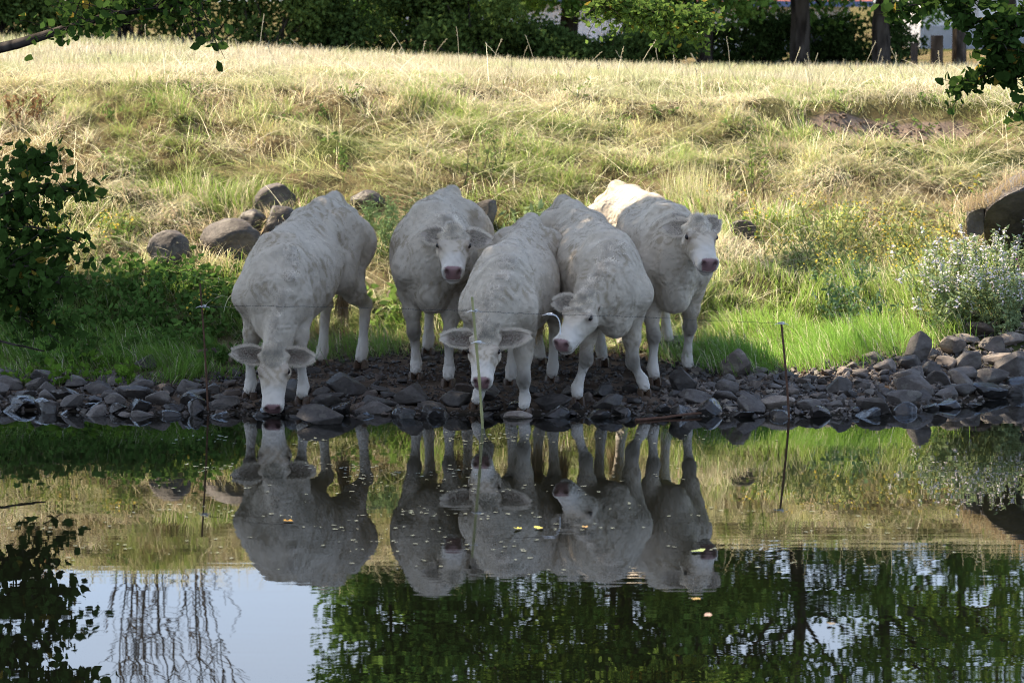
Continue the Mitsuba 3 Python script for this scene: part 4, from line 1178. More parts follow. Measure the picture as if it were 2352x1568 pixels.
def shrub(label, x, y, w, d, h, n_leaf, leaf, tone, seed, group=None, name='hedge_shrub'):
    rng = np.random.default_rng(seed)
    key = thing(name, label, 'shrub', group)
    z0 = float(ground_z(x, y)) - 0.05
    m = 16
    cen = np.stack([x + rng.uniform(-0.8, 0.8, m) * w / 2, y + rng.uniform(-0.8, 0.8, m) * d / 2, z0 + h * rng.uniform(0.12, 0.88, m)], -1)
    rad = np.tile([w * 0.30, d * 0.30, h * 0.22], (m, 1)) * rng.uniform(0.7, 1.2, (m, 1))
    P = clumped(rng, n_leaf, cen, rad, 0.2); P = P[P[:, 2] > z0]
    col = np.array(tone) * (0.7 + 0.6 * meshkit.noise(P * 2.0, seed))[:, None] * rng.lognormal(0, 0.2, (len(P), 1))
    v, f, c, n = quads(rng, P, leaf, np.clip(col, 0, 0.6))
    part(key, 'foliage', raw(v, f, 'mat_leaf', n, c))
    st = [limb(rng, [x + rng.normal(0, 0.08), y + rng.normal(0, 0.08), z0], cen[i], 0.03, 0.008, 6, 0.1) for i in range(0, m, 2)]
    part(key, 'stem', mikit.ply(join(st), 'mat_bark', smooth=50))
    return key


# the hedge along the far side of the field
hx = -10.0
i = 0
names_h = ['dense dark green hedge shrub behind the field', 'dark hedge shrub with hanging leafy twigs behind the field']
while hx < -0.55:
    w = float(TR.uniform(1.3, 1.9)); h = float(TR.uniform(1.9, 2.7)) * (1.15 if -4.6 < hx < -3.0 else 1.0)
    shrub('dark green hedge shrub behind the left field', hx, 60.4 + float(TR.normal(0, 0.3)), w, 1.5, h, 8200, 0.088, [0.070, 0.115, 0.034] if i % 3 else [0.095, 0.150, 0.042], 900 + i, 'dark hedge shrubs behind the left field')
    hx += w * 0.62; i += 1
for hx in np.arange(-0.3, 2.3, 0.62):
    shrub('low dark hedge shrub before the far pale building', float(hx), 60.8, 1.2, 1.2, float(TR.uniform(0.68, 0.85)), 3600, 0.08, [0.070, 0.115, 0.034], 940 + i, 'low hedge shrubs')
    i += 1
for hx in (2.5, 3.5, 3.85, 4.2, 4.95, 5.3, 6.2):
    shrub('thin dark shrub between the trunks behind the field', float(hx), 63.6 + float(TR.normal(0, 0.4)), 1.0, 1.0, float(TR.uniform(0.85, 1.3)), 2600, 0.08, [0.070, 0.115, 0.034], 960 + i, 'shrubs between the trunks')
    i += 1

def leaf_count(x, y):
    return 11000 if x > 5 or y > 69 else 20000


def leaf_size(y):
    return 0.13


TREES = [('leafy tree low at the end of the left hedge', -2.0, 63.5, 7.5, 1.1, 0.6, 0.10), ('leafy tree behind the low hedge, second of the tree row', -0.4, 67.5, 12.0, 2.0, 0.8, 0.14), ('leafy tree behind the first slim trunk', 2.0, 65.0, 10.0, 1.8, 1.1, 0.12), ('leafy tree at the right end of the tree row', 7.4, 65.0, 10.5, 1.9, 3.6, 0.13),
    ('leafy tree rising behind the hedge, leftmost of the tree row', -1.5, 64.5, 11.5, 2.1, 0.8, 0.16), ('leafy tree behind the low hedge in front of the pale building', 0.9, 66.0, 12.5, 2.3, 1.0, 0.17),
    ('tree with a slim dark trunk, first from the left behind the field', 3.08, 62.6, 11.0, 1.9, 1.0, 0.13), ('tree with the thickest trunk behind the field', 4.56, 62.4, 13.0, 2.1, 1.0, 0.17),
    ('tree with a dark trunk, rightmost at the field edge', 5.86, 62.2, 12.0, 1.9, 1.0, 0.16), ('tree behind the white building corner at the right', 8.9, 70.0, 11.0, 2.0, 4.2, 0.12), ('tall tree farther back between the trunks', 2.2, 70.0, 14.0, 2.4, 3.0, 0.17),
    ]
for j, (lab, x, y, h, cr, lo, tr) in enumerate(TREES):
    leafy_tree(lab, x, y, h, cr, lo, leaf_count(x, y), leaf_size(y), [0.150, 0.250, 0.050] if j % 2 else [0.115, 0.210, 0.045], tr, 700 + j)

# the bare tree at the left, seen in the water
rng = np.random.default_rng(77)
key = thing('bare_tree', 'bare leafless tree with many thin upright stems behind the hedge', 'tree')
bz = float(ground_z(-5.75, 63.0)) - 0.1
big, twigs = [], []
for s in range(9):
    a = np.array([-5.75 + rng.uniform(-0.55, 0.55), 63.0 + rng.normal(0, 0.3), bz]); b = a + [rng.normal(0, 0.30), rng.normal(0, 0.4), rng.uniform(5.0, 7.2)]
    big.append(limb(rng, a, b, rng.uniform(0.020, 0.034), 0.006, 12, 0.10))
    pts = np.array(big[-1][0][:84].reshape(12, 7, 3).mean(1))
    for t in range(10):
        q = pts[rng.integers(3, 12)]; e = q + [rng.normal(0, 0.45), rng.normal(0, 0.3), rng.uniform(0.4, 1.6)]
        br = limb(rng, q, e, 0.018, 0.006, 5, 0.15); twigs.append(br)
        for t2 in range(4):
            q2 = br[0][rng.integers(7, 35)]
            twigs.append(limb(rng, q2, q2 + [rng.normal(0, 0.22), rng.normal(0, 0.18), rng.uniform(0.1, 0.6)], 0.008, 0.004, 4, 0.15))
part(key, 'trunk', mikit.ply(join(big), 'mat_trunk', smooth=50))
part(key, 'twigs', mikit.ply(join(twigs), 'mat_twig', smooth=50))

# ---- the alder on the left, whose crown shades the shore --------------------------------------------------------------
S_ = unit(SUN)
key = alder = thing('alder_tree', 'large leaning alder at the left edge with a dark branch over the field', 'tree')
rng = np.random.default_rng(404)
n = 62000
tx = rng.uniform(-4.9, 5.0, n); ty = rng.uniform(29.4, 34.2, n); tz = rng.uniform(-0.1, 1.6, n)
lim = np.interp(tx, [-5, -3.2, -2.2, -1.0, 0.0, 0.7, 1.2, 1.8, 2.4, 5.0], [34.2, 33.5, 32.95, 32.85, 32.75, 32.55, 32.25, 31.6, 31.55, 33.0]) + 0.9 * (meshkit.fbm(np.stack([tx * 1.2, ty * 0, tz * 0.7], -1), 3, 8) - 0.5)
keepm = ty < lim
dap = meshkit.noise(np.stack([tx * 1.1, ty * 1.3, tz * 1.1], -1), 12)
keepm &= dap > np.interp(tx, [-5, 1.4, 2.2, 5], [0.10, 0.12, 0.24, 0.20]) + 0.28 * smooth01((tz - 1.15) / 0.3) * smooth01((ty - 31.3) / 0.6)
tx, ty, tz = tx[keepm], ty[keepm], tz[keepm]
m_ = 9000                                                              # the boughs over the water at the left stand in its shade too
tx, ty, tz = np.r_[tx, rng.uniform(-5.0, -3.0, m_)], np.r_[ty, rng.uniform(28.0, 29.8, m_)], np.r_[tz, rng.uniform(0.2, 2.3, m_)]
lift = rng.uniform(4.6, 9.0, len(tx)) + 1.2 * (meshkit.fbm(np.stack([tx, ty, tz], -1) * 0.6, 2, 5) - 0.5)
P = np.stack([tx, ty, tz], -1) + S_ * ((lift - tz) / S_[2])[:, None]
tw = meshkit.noise(P * 1.1, 3)
col = np.array([0.075, 0.125, 0.030]) * (0.75 + 0.5 * tw)[:, None] * rng.lognormal(0, 0.18, (len(P), 1))
v, f, c, nn = quads(rng, P, 0.145, col)
part(alder, 'crown', raw(v, f, 'mat_leaf', nn, c))
zb = float(ground_z(-7.6, 34.0))
tr = [limb(rng, [-7.4, 33.6, zb - 0.2], [-4.6, 36.2, 9.6], 0.27, 0.06, 14, 0.04)]
for i in range(34):
    e = P[rng.integers(len(P))]; h = np.clip((e[2] - 2.2) / 9.5, 0.12, 0.9)
    if h < 0.35:
        continue
    tr.append(limb(rng, [-7.4 + 2.8 * h, 33.6 + 2.6 * h, zb + h * (9.6 - zb)], e, 0.06 * (1.1 - h), 0.01, 7, 0.08))
part(alder, 'trunk', mikit.ply(join(tr), 'mat_trunk', smooth=50))


def twig_cluster(parent, rng, pts, r0, r1, n_side, side_len, n_leaf, leaf, tone, hang=0.3, spread=1.0, aspect=0.72, name='branch', leaf_name='leaves', axis_from=0.25):
    """a branch through pts with side twigs and leaves set along them"""
    pts = catmull(np.asarray(pts, float), 14)
    main = tube_arrays(pts, np.linspace(r0, r1, 14), 8)
    tw, L = [main], []
    for i in range(n_side):
        t = rng.uniform(axis_from, 1.0); j = min(int(t * 13), 12); q = pts[j] + (pts[j + 1] - pts[j]) * (t * 13 - j)
        d = unit(unit(pts[j + 1] - pts[j]) * 0.5 + rng.normal(0, 0.7, 3) * [1, 1, 0.7] * spread + np.array([0, 0, -hang]))
        ln = side_len * rng.uniform(0.5, 1.2)
        e = q + d * ln
        tb = limb(rng, q, e, max(r1 * 0.55, 0.0035), 0.0018, 6, 0.12); tw.append(tb)
        ax = tb[0][:42].reshape(6, 7, 3).mean(1)
        u = rng.uniform(0.15, 1.05, n_leaf) * 5; k_ = np.minimum(u.astype(int), 4)
        L.append(ax[k_] + (ax[k_ + 1] - ax[k_]) * (u - k_)[:, None] + rng.normal(0, leaf * 0.42, (n_leaf, 3)))
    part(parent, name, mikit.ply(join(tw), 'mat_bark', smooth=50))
    P = np.vstack(L)
    col = np.array(tone) * (0.8 + 0.4 * meshkit.noise(P * 4, 2))[:, None] * rng.lognormal(0, 0.16, (len(P), 1))
    yel = rng.random(len(P)) < 0.03
    col[yel] = np.array([0.30, 0.22, 0.04])
    v, f, c, n = leaves(rng, P, leaf, col, aspect=aspect)
    part(parent, leaf_name, raw(v, f, 'mat_leaf', n, c))


ALD = [0.045, 0.088, 0.020]  # alder leaf green with the shade of the left boughs painted in
rng = np.random.default_rng(55)
# the dark branch across the top left corner
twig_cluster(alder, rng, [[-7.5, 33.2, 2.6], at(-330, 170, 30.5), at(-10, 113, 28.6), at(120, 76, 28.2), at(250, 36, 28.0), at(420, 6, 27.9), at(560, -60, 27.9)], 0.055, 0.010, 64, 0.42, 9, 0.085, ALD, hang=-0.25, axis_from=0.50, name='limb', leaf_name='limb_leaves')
# the limb high over the shore whose twigs hang into the picture
twig_cluster(alder, rng, [[-7.9, 34.0, 5.2], [-4.5, 34.6, 5.6], [-1.8, 35.2, 5.0], [-0.4, 35.4, 4.0], at(1270, -25, 35.4), at(1420, 8, 35.5), at(1590, 45, 35.6)], 0.07, 0.006, 210, 0.33, 11, 0.070, [0.15, 0.24, 0.055], hang=0.22, aspect=0.5, axis_from=0.77, name='hanging_limb', leaf_name='hanging_leaves')  # leaf tone raised: the sun on these twigs is put into the colour
# the low boughs over the water at the left
for pts in ([at(-330, 420, 30.2), at(-120, 480, 29.2), at(60, 430, 28.8), at(150, 440, 28.7)], [at(-330, 560, 30.2), at(-100, 560, 29.0), at(60, 520, 28.7), at(190, 560, 28.6)],
            [at(-300, 640, 30.2), at(-90, 620, 29.0), at(50, 610, 28.6), at(150, 660, 28.5)], [at(-300, 720, 30.2), at(-100, 700, 29.2), at(10, 700, 28.9), at(110, 740, 28.8)], [at(-330, 520, 30.0), at(-160, 500, 29.3), at(-40, 470, 29.0), at(60, 480, 28.9)], [at(-330, 600, 30.0), at(-160, 600, 29.3), at(-40, 580, 29.0), at(70, 600, 28.9)], [at(-330, 660, 30.0), at(-160, 660, 29.2), at(-50, 660, 29.0), at(60, 670, 28.8)], [at(-330, 500, 30.2), at(-150, 500, 29.5), at(20, 400, 29.1), at(85, 375, 29.0)]):
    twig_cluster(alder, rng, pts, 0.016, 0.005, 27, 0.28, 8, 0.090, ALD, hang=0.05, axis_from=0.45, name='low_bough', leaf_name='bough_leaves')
part(alder, 'dead_bough', mikit.ply(join([limb(rng, at(-60, 770, 29.6), at(100, 806, 29.3), 0.012, 0.006, 8, 0.05), limb(rng, at(40, 720, 29.4), at(140, 790, 29.2), 0.007, 0.003, 8, 0.08)]), 'mat_bark', smooth=50))

# ---- the alder at the right, its twigs hanging into the picture ----------------------------------------------------------
alder2 = thing('alder_tree', 'alder at the right edge with dark glossy leaves hanging into the top corner', 'tree')
rng = np.random.default_rng(66)
zb = float(ground_z(6.9, 36.0))
part(alder2, 'trunk', mikit.ply(join([limb(rng, [6.9, 36.0, zb - 0.2], [6.6, 35.4, 8.0], 0.20, 0.06, 10, 0.04), limb(rng, [6.75, 35.7, 4.2], [5.2, 32.0, 5.0], 0.08, 0.03, 8, 0.05), limb(rng, [5.2, 32.0, 5.0], at(2420, -40, 29.6), 0.03, 0.014, 6, 0.05)]), 'mat_trunk', smooth=50))
P = clumped(rng, 5000, np.array([[6.6 + rng.normal(0, 1.0), 35.0 + rng.normal(0, 1.1), rng.uniform(4.8, 8.6)] for _ in range(26)]), np.full((26, 3), 0.7), 0.2)
P = P[np.abs(P[:, 0]) > view_w(P[:, 1]) + 0.2]
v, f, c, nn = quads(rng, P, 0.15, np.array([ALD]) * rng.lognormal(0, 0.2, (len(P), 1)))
part(alder2, 'crown', raw(v, f, 'mat_leaf', nn, c))
for pts, ns in (([at(2440, -40, 29.6), at(2330, 20, 29.5), at(2240, 50, 29.4), at(2190, 30, 29.4)], 26), ([at(2440, -40, 29.6), at(2345, 110, 29.5), at(2290, 150, 29.4), at(2200, 205, 29.4)], 28), ([at(2440, -60, 29.6), at(2300, -20, 29.5), at(2160, -5, 29.4), at(2060, 25, 29.4)], 26),
                ([at(2440, 20, 29.6), at(2350, 60, 29.5), at(2280, 90, 29.4), at(2240, 70, 29.4)], 22), ([at(2440, 60, 29.6), at(2380, 100, 29.4), at(2340, 140, 29.4), at(2330, 190, 29.4)], 24), ([at(2440, 0, 29.6), at(2380, 10, 29.4), at(2300, 60, 29.3), at(2300, 120, 29.3)], 24), ([at(2450, 230, 29.6), at(2400, 225, 29.5), at(2350, 235, 29.5), at(2338, 250, 29.5)], 3)):
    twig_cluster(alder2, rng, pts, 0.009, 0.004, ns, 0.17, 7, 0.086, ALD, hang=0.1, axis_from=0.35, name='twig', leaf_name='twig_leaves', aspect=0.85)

# ---- the trees of the near bank, behind and beside the photographer: they close off the low sky on that side --------------
for j, (x, y, h, cr) in enumerate([(-14.0, 2.0, 23.0, 5.2), (-7.0, -3.0, 26.0, 5.6), (0.5, -5.0, 28.0, 6.0), (7.5, -3.5, 26.0, 5.6), (14.0, 1.5, 23.0, 5.2), (18.0, 10.0, 20.0, 4.8)]):
    leafy_tree(['dense tree on the near bank at the far left', 'dense tree on the near bank, second from the left', 'tallest tree of the near bank behind the viewpoint', 'dense tree on the near bank right of the viewpoint', 'dense tree on the near bank, second from the right', 'dense tree on the near bank at the far right'][j], x, y, h, cr, 1.0, 6500, 0.74, [0.06, 0.10, 0.028], 0.22, 1200 + j)

# ---- far buildings -----------------------------------------------------------------------------------------------------
scene['mat_render'] = {'type': 'diffuse', 'reflectance': proc(lambda p, n, uv: mix([0.66, 0.66, 0.68], [0.78, 0.78, 0.79], fbm(p.x * 2, p.y * 2, p.z * 6, 3)))}
scene['mat_tile'] = {'type': 'diffuse', 'reflectance': proc(lambda p, n, uv: mix([0.30, 0.10, 0.06], [0.46, 0.18, 0.11], fbm(p.x * 6, p.y * 6, p.z * 6, 3)))}
scene['mat_plinth'] = {'type': 'diffuse', 'reflectance': {'type': 'rgb', 'value': [0.38, 0.40, 0.44]}}
scene['mat_window'] = {'type': 'plastic', 'diffuse_reflectance': {'type': 'rgb', 'value': [0.03, 0.04, 0.06]}}
scene['mat_gutter'] = {'type': 'diffuse', 'reflectance': {'type': 'rgb', 'value': [0.12, 0.16, 0.30]}}


def box(x0, x1, y0, y1, z0, z1):
    m = trimesh.creation.box([x1 - x0, y1 - y0, z1 - z0]); m.apply_translation([(x0 + x1) / 2, (y0 + y1) / 2, (z0 + z1) / 2])
    return m


def building(label, x0, x1, y0, depth, z0, eaves, ridge, windows, pilasters=()):
    key = thing('building', label, 'building')
    part(key, 'wall', mikit.ply(box(x0, x1, y0, y0 + depth, z0, eaves), 'mat_render'))
    part(key, 'plinth', mikit.ply(box(x0 - 0.05, x1 + 0.05, y0 - 0.06, y0 + depth, z0 - 1.0, z0 + 0.35), 'mat_plinth'))
    o = 0.45
    v = np.array([[x0 - o, y0 - o, eaves], [x1 + o, y0 - o, eaves], [x1 + o, y0 + depth + o, eaves], [x0 - o, y0 + depth + o, eaves], [x0 - o, y0 + depth / 2, ridge], [x1 + o, y0 + depth / 2, ridge]])
    f = np.array([[0, 1, 5], [0, 5, 4], [2, 3, 4], [2, 4, 5], [1, 2, 5], [3, 0, 4], [0, 2, 1], [0, 3, 2]])
    v[:, 2] += 0.02
    part(key, 'roof', mikit.ply((v, f), 'mat_tile'))
    part(key, 'gutter', mikit.ply(box(x0 - o, x1 + o, y0 - o - 0.12, y0 - o - 0.005, eaves - 0.10, eaves + 0.03), 'mat_gutter'))
    for (a, b) in pilasters:
        part(key, 'pilaster', mikit.ply(box(a, b, y0 - 0.30, y0 - 0.003, z0 + 0.40, eaves - 0.15), 'mat_render'))
    for (a, b, c, d) in windows:
        w = part(key, 'window', mikit.ply(join([(m.vertices, m.faces) for m in (box(a - 0.08, b + 0.08, y0 - 0.05, y0 - 0.004, c - 0.08, c), box(a - 0.08, b + 0.08, y0 - 0.05, y0 - 0.004, d, d + 0.08), box(a - 0.08, a, y0 - 0.05, y0 - 0.004, c, d), box(b, b + 0.08, y0 - 0.05, y0 - 0.004, c, d))]), 'mat_plinth'))
        part(w, 'pane', mikit.ply(box(a, b, y0 - 0.03, y0 - 0.006, c, d), 'mat_window'))


building('white building beyond the trees at the right edge of the field', 9.6, 22.0, 92.0, 9.0, 2.25, 6.2, 8.8, [(15.5, 16.7, 3.6, 5.0), (18.5, 19.7, 3.6, 5.0)], [(10.9, 11.5)])
building('pale building with a blue gutter behind the low hedge', -3.5, 7.0, 104.0, 9.0, 1.5, 3.25, 5.6, [(-2.0, -0.8, 1.9, 2.9)])
building('low building with an orange tiled roof between the trunks', 4.2, 7.4, 86.0, 6.0, 1.6, 3.15, 4.4, [(6.0, 6.8, 2.1, 2.75)])

# ---- single plants, stakes, wire, floating leaves ---------------------------------------------------------------------
PR = np.random.default_rng(2024)
scene['mat_petal'] = {'type': 'twosided', 'bsdf': {'type': 'diffuse', 'reflectance': VC}}


def plant(name, label, cat, group, px, py, h, stems, leaf, leaf_n, tone, rng, flower=None, flower_n=0, flower_size=0.02, spread=0.12, lean=0.18, aspect=0.35, stem_col='mat_twig', Y=None, spike=False, leaf_lo=0.05):
    key = thing(name, label, cat, group)
    g = ground_at(px, py) if Y is None else at(px, py, Y)
    g = np.array([g[0], g[1], max(float(ground_z(g[0], g[1])), -0.02)])
    tubes, LP, FP, FN = [], [], [], []
    for s in range(stems):
        a = g + [rng.normal(0, spread * 0.4), rng.normal(0, spread * 0.4), -0.02]; b = a + [rng.normal(0, lean * h + spread * 0.5), rng.normal(0, lean * h), h * rng.uniform(0.7, 1.08)]
        tb = limb(rng, a, b, 0.0045, 0.002, 7, 0.10); tubes.append(tb)
        ax = tb[0][:49].reshape(7, 7, 3).mean(1)
        u = rng.uniform(leaf_lo, 1.0, leaf_n) * 6; k_ = np.minimum(u.astype(int), 5)
        LP.append(ax[k_] + (ax[k_ + 1] - ax[k_]) * (u - k_)[:, None] + rng.normal(0, leaf * 0.38, (leaf_n, 3)))
        if flower:
            tip = ax[-1]
            if spike:
                FP.append(tip + np.stack([rng.normal(0, 0.012, flower_n), rng.normal(0, 0.012, flower_n), -rng.uniform(0, 0.11, flower_n)], -1))
            else:
                FP.append(tip + rng.normal(0, 1, (flower_n, 3)) * [0.045, 0.045, 0.03])
    part(key, 'stem', mikit.ply(join(tubes), stem_col, smooth=50), kind='stuff')
    P = np.vstack(LP); col = np.array(tone) * rng.lognormal(0, 0.2, (len(P), 1))
    v, f, c, n = leaves(rng, P, leaf, np.clip(col, 0, 0.7), aspect=aspect, up=0.7)
    part(key, 'leaves', raw(v, f, 'mat_leaf', n, c), kind='stuff')
    if flower:
        P = np.vstack(FP); vs = []
        ang = np.arange(6) / 6 * 2 * np.pi
        for p in P:
            nrm = unit(rng.normal(0, 0.5, 3) + [0, -0.4, 0.9]); a = unit(np.cross(nrm, [1, 0, 0.1])); b = np.cross(nrm, a); r = flower_size * rng.uniform(0.6, 1.1)
            ring = p + (a * np.cos(ang)[:, None] + b * np.sin(ang)[:, None]) * r * np.array([1, 0.75] * 3)[:, None] + nrm * r * 0.15
            v = np.vstack([ring, p[None]])
            vs.append((v, np.array([[i, (i + 1) % 6, 6] for i in range(6)]), np.tile(np.array(flower) * rng.uniform(0.75, 1.1), (7, 1)), np.tile(nrm, (7, 1))))
        v, f, c, n = join(vs)
        part(key, 'flowers', raw(v, f, 'mat_petal', n, c), kind='stuff')
    return key


YEL, MINT, GRN, DARK = [0.66, 0.49, 0.07], [0.30, 0.38, 0.19], [0.18, 0.28, 0.07], [0.09, 0.17, 0.04]
scene['mat_stem_green'] = {'type': 'diffuse', 'reflectance': {'type': 'rgb', 'value': [0.15, 0.17, 0.07]}}
for i in range(36):
    px, py = PR.uniform(1860, 2180), PR.uniform(545, 690)
    plant('ragwort', 'bushy plant with small yellow flowers on the right slope', 'flowering plant', 'yellow flowers on the right slope', px, py, float(PR.uniform(0.24, 0.45)), int(PR.integers(3, 6)), 0.05, 24, [0.30, 0.35, 0.14], PR, YEL, 4, 0.012, 0.16, 0.25, 0.4, 'mat_stem_green')
for px, py in ((1690, 500), (1725, 545), (1740, 560), (1770, 600), (1830, 560), (1850, 620), (2200, 500), (2250, 470)):
    plant('ragwort', 'single yellow flowered plant in the grass right of the raised head', 'flowering plant', 'scattered yellow flowers at the right', px, py, 0.30, 3, 0.045, 14, GRN, PR, YEL, 5, 0.014, 0.08, 0.2, 0.35, 'mat_stem_green')
plant('ragwort', 'tall thin yellow flowered stem standing before the boulders on the left', 'flowering plant', None, 598, 598, 0.46, 3, 0.04, 12, [0.22, 0.27, 0.12], PR, YEL, 8, 0.016, 0.03, 0.16, 0.3, 'mat_stem_green', Y=33.3)
for px, py in ((232, 560), (262, 575), (290, 560), (200, 600), (150, 590), (440, 770), (520, 745), (475, 735)):
    plant('ragwort', 'small yellow flowered plant in the shaded grass at the left', 'flowering plant', 'yellow flowers at the left', px, py, 0.26, 3, 0.05, 14, GRN, PR, YEL, 5, 0.014, 0.06, 0.2, 0.35, 'mat_stem_green')
for i in range(26):
    px, py = PR.uniform(2130, 2380), PR.uniform(640, 780)
    plant('mint', 'grey green plant with whitish flower spikes at the right edge', 'flowering plant', 'white flowered plants at the right edge', px, py, float(PR.uniform(0.38, 0.62)), int(PR.integers(5, 8)), 0.055, 34, MINT, PR, [0.70, 0.66, 0.70], 16, 0.012, 0.18, 0.16, 0.35, 'mat_stem_green', spike=True)
plant('loosestrife', 'single purple flower spike among the white flowers', 'flowering plant', None, 2342, 690, 0.42, 2, 0.05, 10, GRN, PR, [0.45, 0.06, 0.38], 12, 0.014, 0.03, 0.05, 0.3, 'mat_stem_green', spike=True)
for px, py in ((1905, 740), (1960, 745), (1935, 770), (2010, 760), (1990, 690), (1890, 700)):
    plant('mint', 'dull blue green leafy plant in the bright right grass', 'plant', 'blue green plants in the right grass', px, py, 0.34, 5, 0.06, 24, [0.12, 0.20, 0.10], PR, [0.35, 0.36, 0.45], 4, 0.010, 0.10, 0.15, 0.4, 'mat_stem_green', spike=True)
for px, py in ((850, 545), (880, 560), (905, 545), (870, 530), (915, 520), (890, 590), (925, 580)):
    plant('wormwood', 'silvery green feathery plant between the two left cows', 'plant', 'silvery plants behind the left cows', px, py, 0.34, 7, 0.055, 34, [0.16, 0.24, 0.11], PR, None, 0, 0, 0.14, 0.25, 0.22, 'mat_stem_green')
for px, py in ((880, 700), (900, 740), (870, 760), (780, 700)):
    plant('dock', 'leafy green weed behind the hind leg of the drinking cow', 'plant', 'green weeds between the cows', px, py, 0.22, 4, 0.09, 10, GRN, PR, None, 0, 0, 0.1, 0.25, 0.45, 'mat_stem_green')
for px, py in ((1180, 545), (1215, 530), (1240, 540)):
    plant('comfrey', 'pale leafed plant in the grass above the middle cow', 'plant', 'pale leafed plants', px, py, 0.28, 4, 0.11, 9, [0.24, 0.32, 0.16], PR, None, 0, 0, 0.1, 0.35, 0.32, 'mat_stem_green')
for i in range(110):
    px, py = PR.uniform(5, 540), PR.uniform(625, 855)
    plant('nettle', 'dark leafy weed on the shaded bank at the left', 'plant', 'shaded weeds at the left', px, py, float(PR.uniform(0.12, 0.32)), int(PR.integers(3, 6)), 0.070, 16, DARK, PR, None, 0, 0, 0.14, 0.22, 0.55, 'mat_stem_green')
for i in range(12):
    px, py = PR.uniform(20, 330), PR.uniform(845, 900)
    plant('nettle', 'bright young leaves sprouting between the stones at the left shore', 'plant', 'sprouts between the left stones', px, py, 0.16, 3, 0.07, 9, [0.12, 0.22, 0.03], PR, None, 0, 0, 0.08, 0.3, 0.6, 'mat_stem_green')
for px, py in ((40, 290), (62, 280)):
    plant('sorrel', 'reddish brown seeding plant on the slope at the far left', 'plant', 'reddish plants at the left', px, py, 0.30, 6, 0.035, 40, [0.24, 0.14, 0.075], PR, None, 0, 0, 0.16, 0.3, 0.5, 'mat_twig')
for px, py, h in ((1668, 462, 0.52), (1722, 478, 0.60), (1738, 472, 0.66), (1752, 466, 0.58)):
    plant('sapling', 'thin bare stemmed sapling with small leaves at the top, on the slope', 'sapling', 'saplings on the right slope', px, py, h, 1, 0.035, 34, [0.20, 0.28, 0.07], PR, None, 0, 0, 0.02, 0.08, 0.5, 'mat_twig', leaf_lo=0.5)
for i in range(30):
    px, py = PR.uniform(250, 2150), PR.uniform(215, 430)
    plant('weed', 'small green leafy weed among the dry grass of the slope', 'plant', 'green weeds on the slope', px, py, float(PR.uniform(0.10, 0.22)), 3, 0.05, 10, [0.17, 0.26, 0.075], PR, None, 0, 0, 0.10, 0.3, 0.4, 'mat_stem_green')
for px, py in ((1130, 420), (1060, 430), (1105, 400), (1150, 395)):
    plant('thistle', 'dark upright weed on the slope above the second cow', 'plant', 'dark weeds on the middle slope', px, py, 0.36, 3, 0.05, 14, [0.10, 0.15, 0.05], PR, None, 0, 0, 0.06, 0.12, 0.3, 'mat_twig')
for px, py in ((1570, 480), (1600, 470), (1545, 470), (1625, 480), (1650, 520), (1585, 455)):
    key = thing('rush', 'tuft of upright olive rushes behind the rightmost cow', 'rush tuft', 'rushes behind the rightmost cow')
    g = ground_at(px, py); m = 45
    rr = g + np.stack([PR.normal(0, 0.07, m), PR.normal(0, 0.07, m), np.full(m, -0.02)], -1)
    v, f, c, n = blades(PR, rr, PR.uniform(0, 6.28, m), PR.uniform(1.15, 1.55, m), PR.uniform(0.30, 0.55, m), PR.uniform(0, 0.5, m), np.full(m, 0.0022), mixc(OLIVE * 1.2 * np.ones((m, 1)), STRAW * np.ones((m, 1)), PR.random(m)))
    scene[key] = raw(v, f, 'mat_straw', n, c)

# seed stalks standing on the skyline
for i in range(74):
    k = 'right' if PR.random() < 0.62 else 'left'
    px = PR.uniform(1150, 2260) if k == 'right' else PR.uniform(150, 1150)
    Y = PR.uniform(39.0, 41.5) if k == 'right' else PR.uniform(40, 47)
    x = (px - 1176) * Y / 9000
    h = float(np.clip(PR.lognormal(-1.0, 0.35), 0.2, 0.75))
    key = numbered('grass_stalk')
    z = float(ground_z(x, Y)); ln = PR.normal(0, 0.32)
    t = np.linspace(0, 1, 7)[:, None]
    pts = np.array([x, Y, z - 0.02]) + t * [ln * h, PR.normal(0, 0.1), h] + (t ** 2) * [PR.normal(0, 0.12) * h, 0, -0.1 * h * abs(PR.normal(0, 1))]
    sv = [tube_arrays(pts, np.linspace(0.0032, 0.0016, 7), 4)]
    e = pts[-1] - pts[-2]
    for q in range(9):
        o = pts[-1] - e * (1.3 * q / 9); d = unit(e + PR.normal(0, 0.02, 3)) * 0.02
        sv.append(tube_arrays(np.stack([o, o + d * 0.5 + PR.normal(0, 0.003, 3), o + d]), [0.001, 0.0042, 0.0005], 4))
    v, f = join(sv)
    scene[key] = raw(v, f, 'mat_straw', meshkit.arrays((v, f), True)[2], np.tile(STRAW * PR.uniform(0.55, 0.95), (len(v), 1)))
    tag(key, 'dry seed stalk standing on the %s skyline' % k, 'grass stalk', 'seed stalks on the %s skyline' % k)

# stakes, wire and ties
scene['mat_rod'] = {'type': 'diffuse', 'reflectance': proc(lambda p, n, uv: mix([0.05, 0.032, 0.025], [0.15, 0.085, 0.06], fbm(p.x * 40, p.y * 40, p.z * 20, 3)))}
scene['mat_bamboo'] = {'type': 'roughplastic', 'diffuse_reflectance': proc(lambda p, n, uv: mix([0.20, 0.22, 0.07], [0.46, 0.42, 0.19], fbm(p.x * 10, p.y * 10, p.z * 9, 2))), 'alpha': 0.3}
scene['mat_wire'] = {'type': 'diffuse', 'reflectance': {'type': 'rgb', 'value': [0.06, 0.06, 0.065]}}
scene['mat_cord'] = {'type': 'diffuse', 'reflectance': {'type': 'rgb', 'value': [0.74, 0.76, 0.80]}}


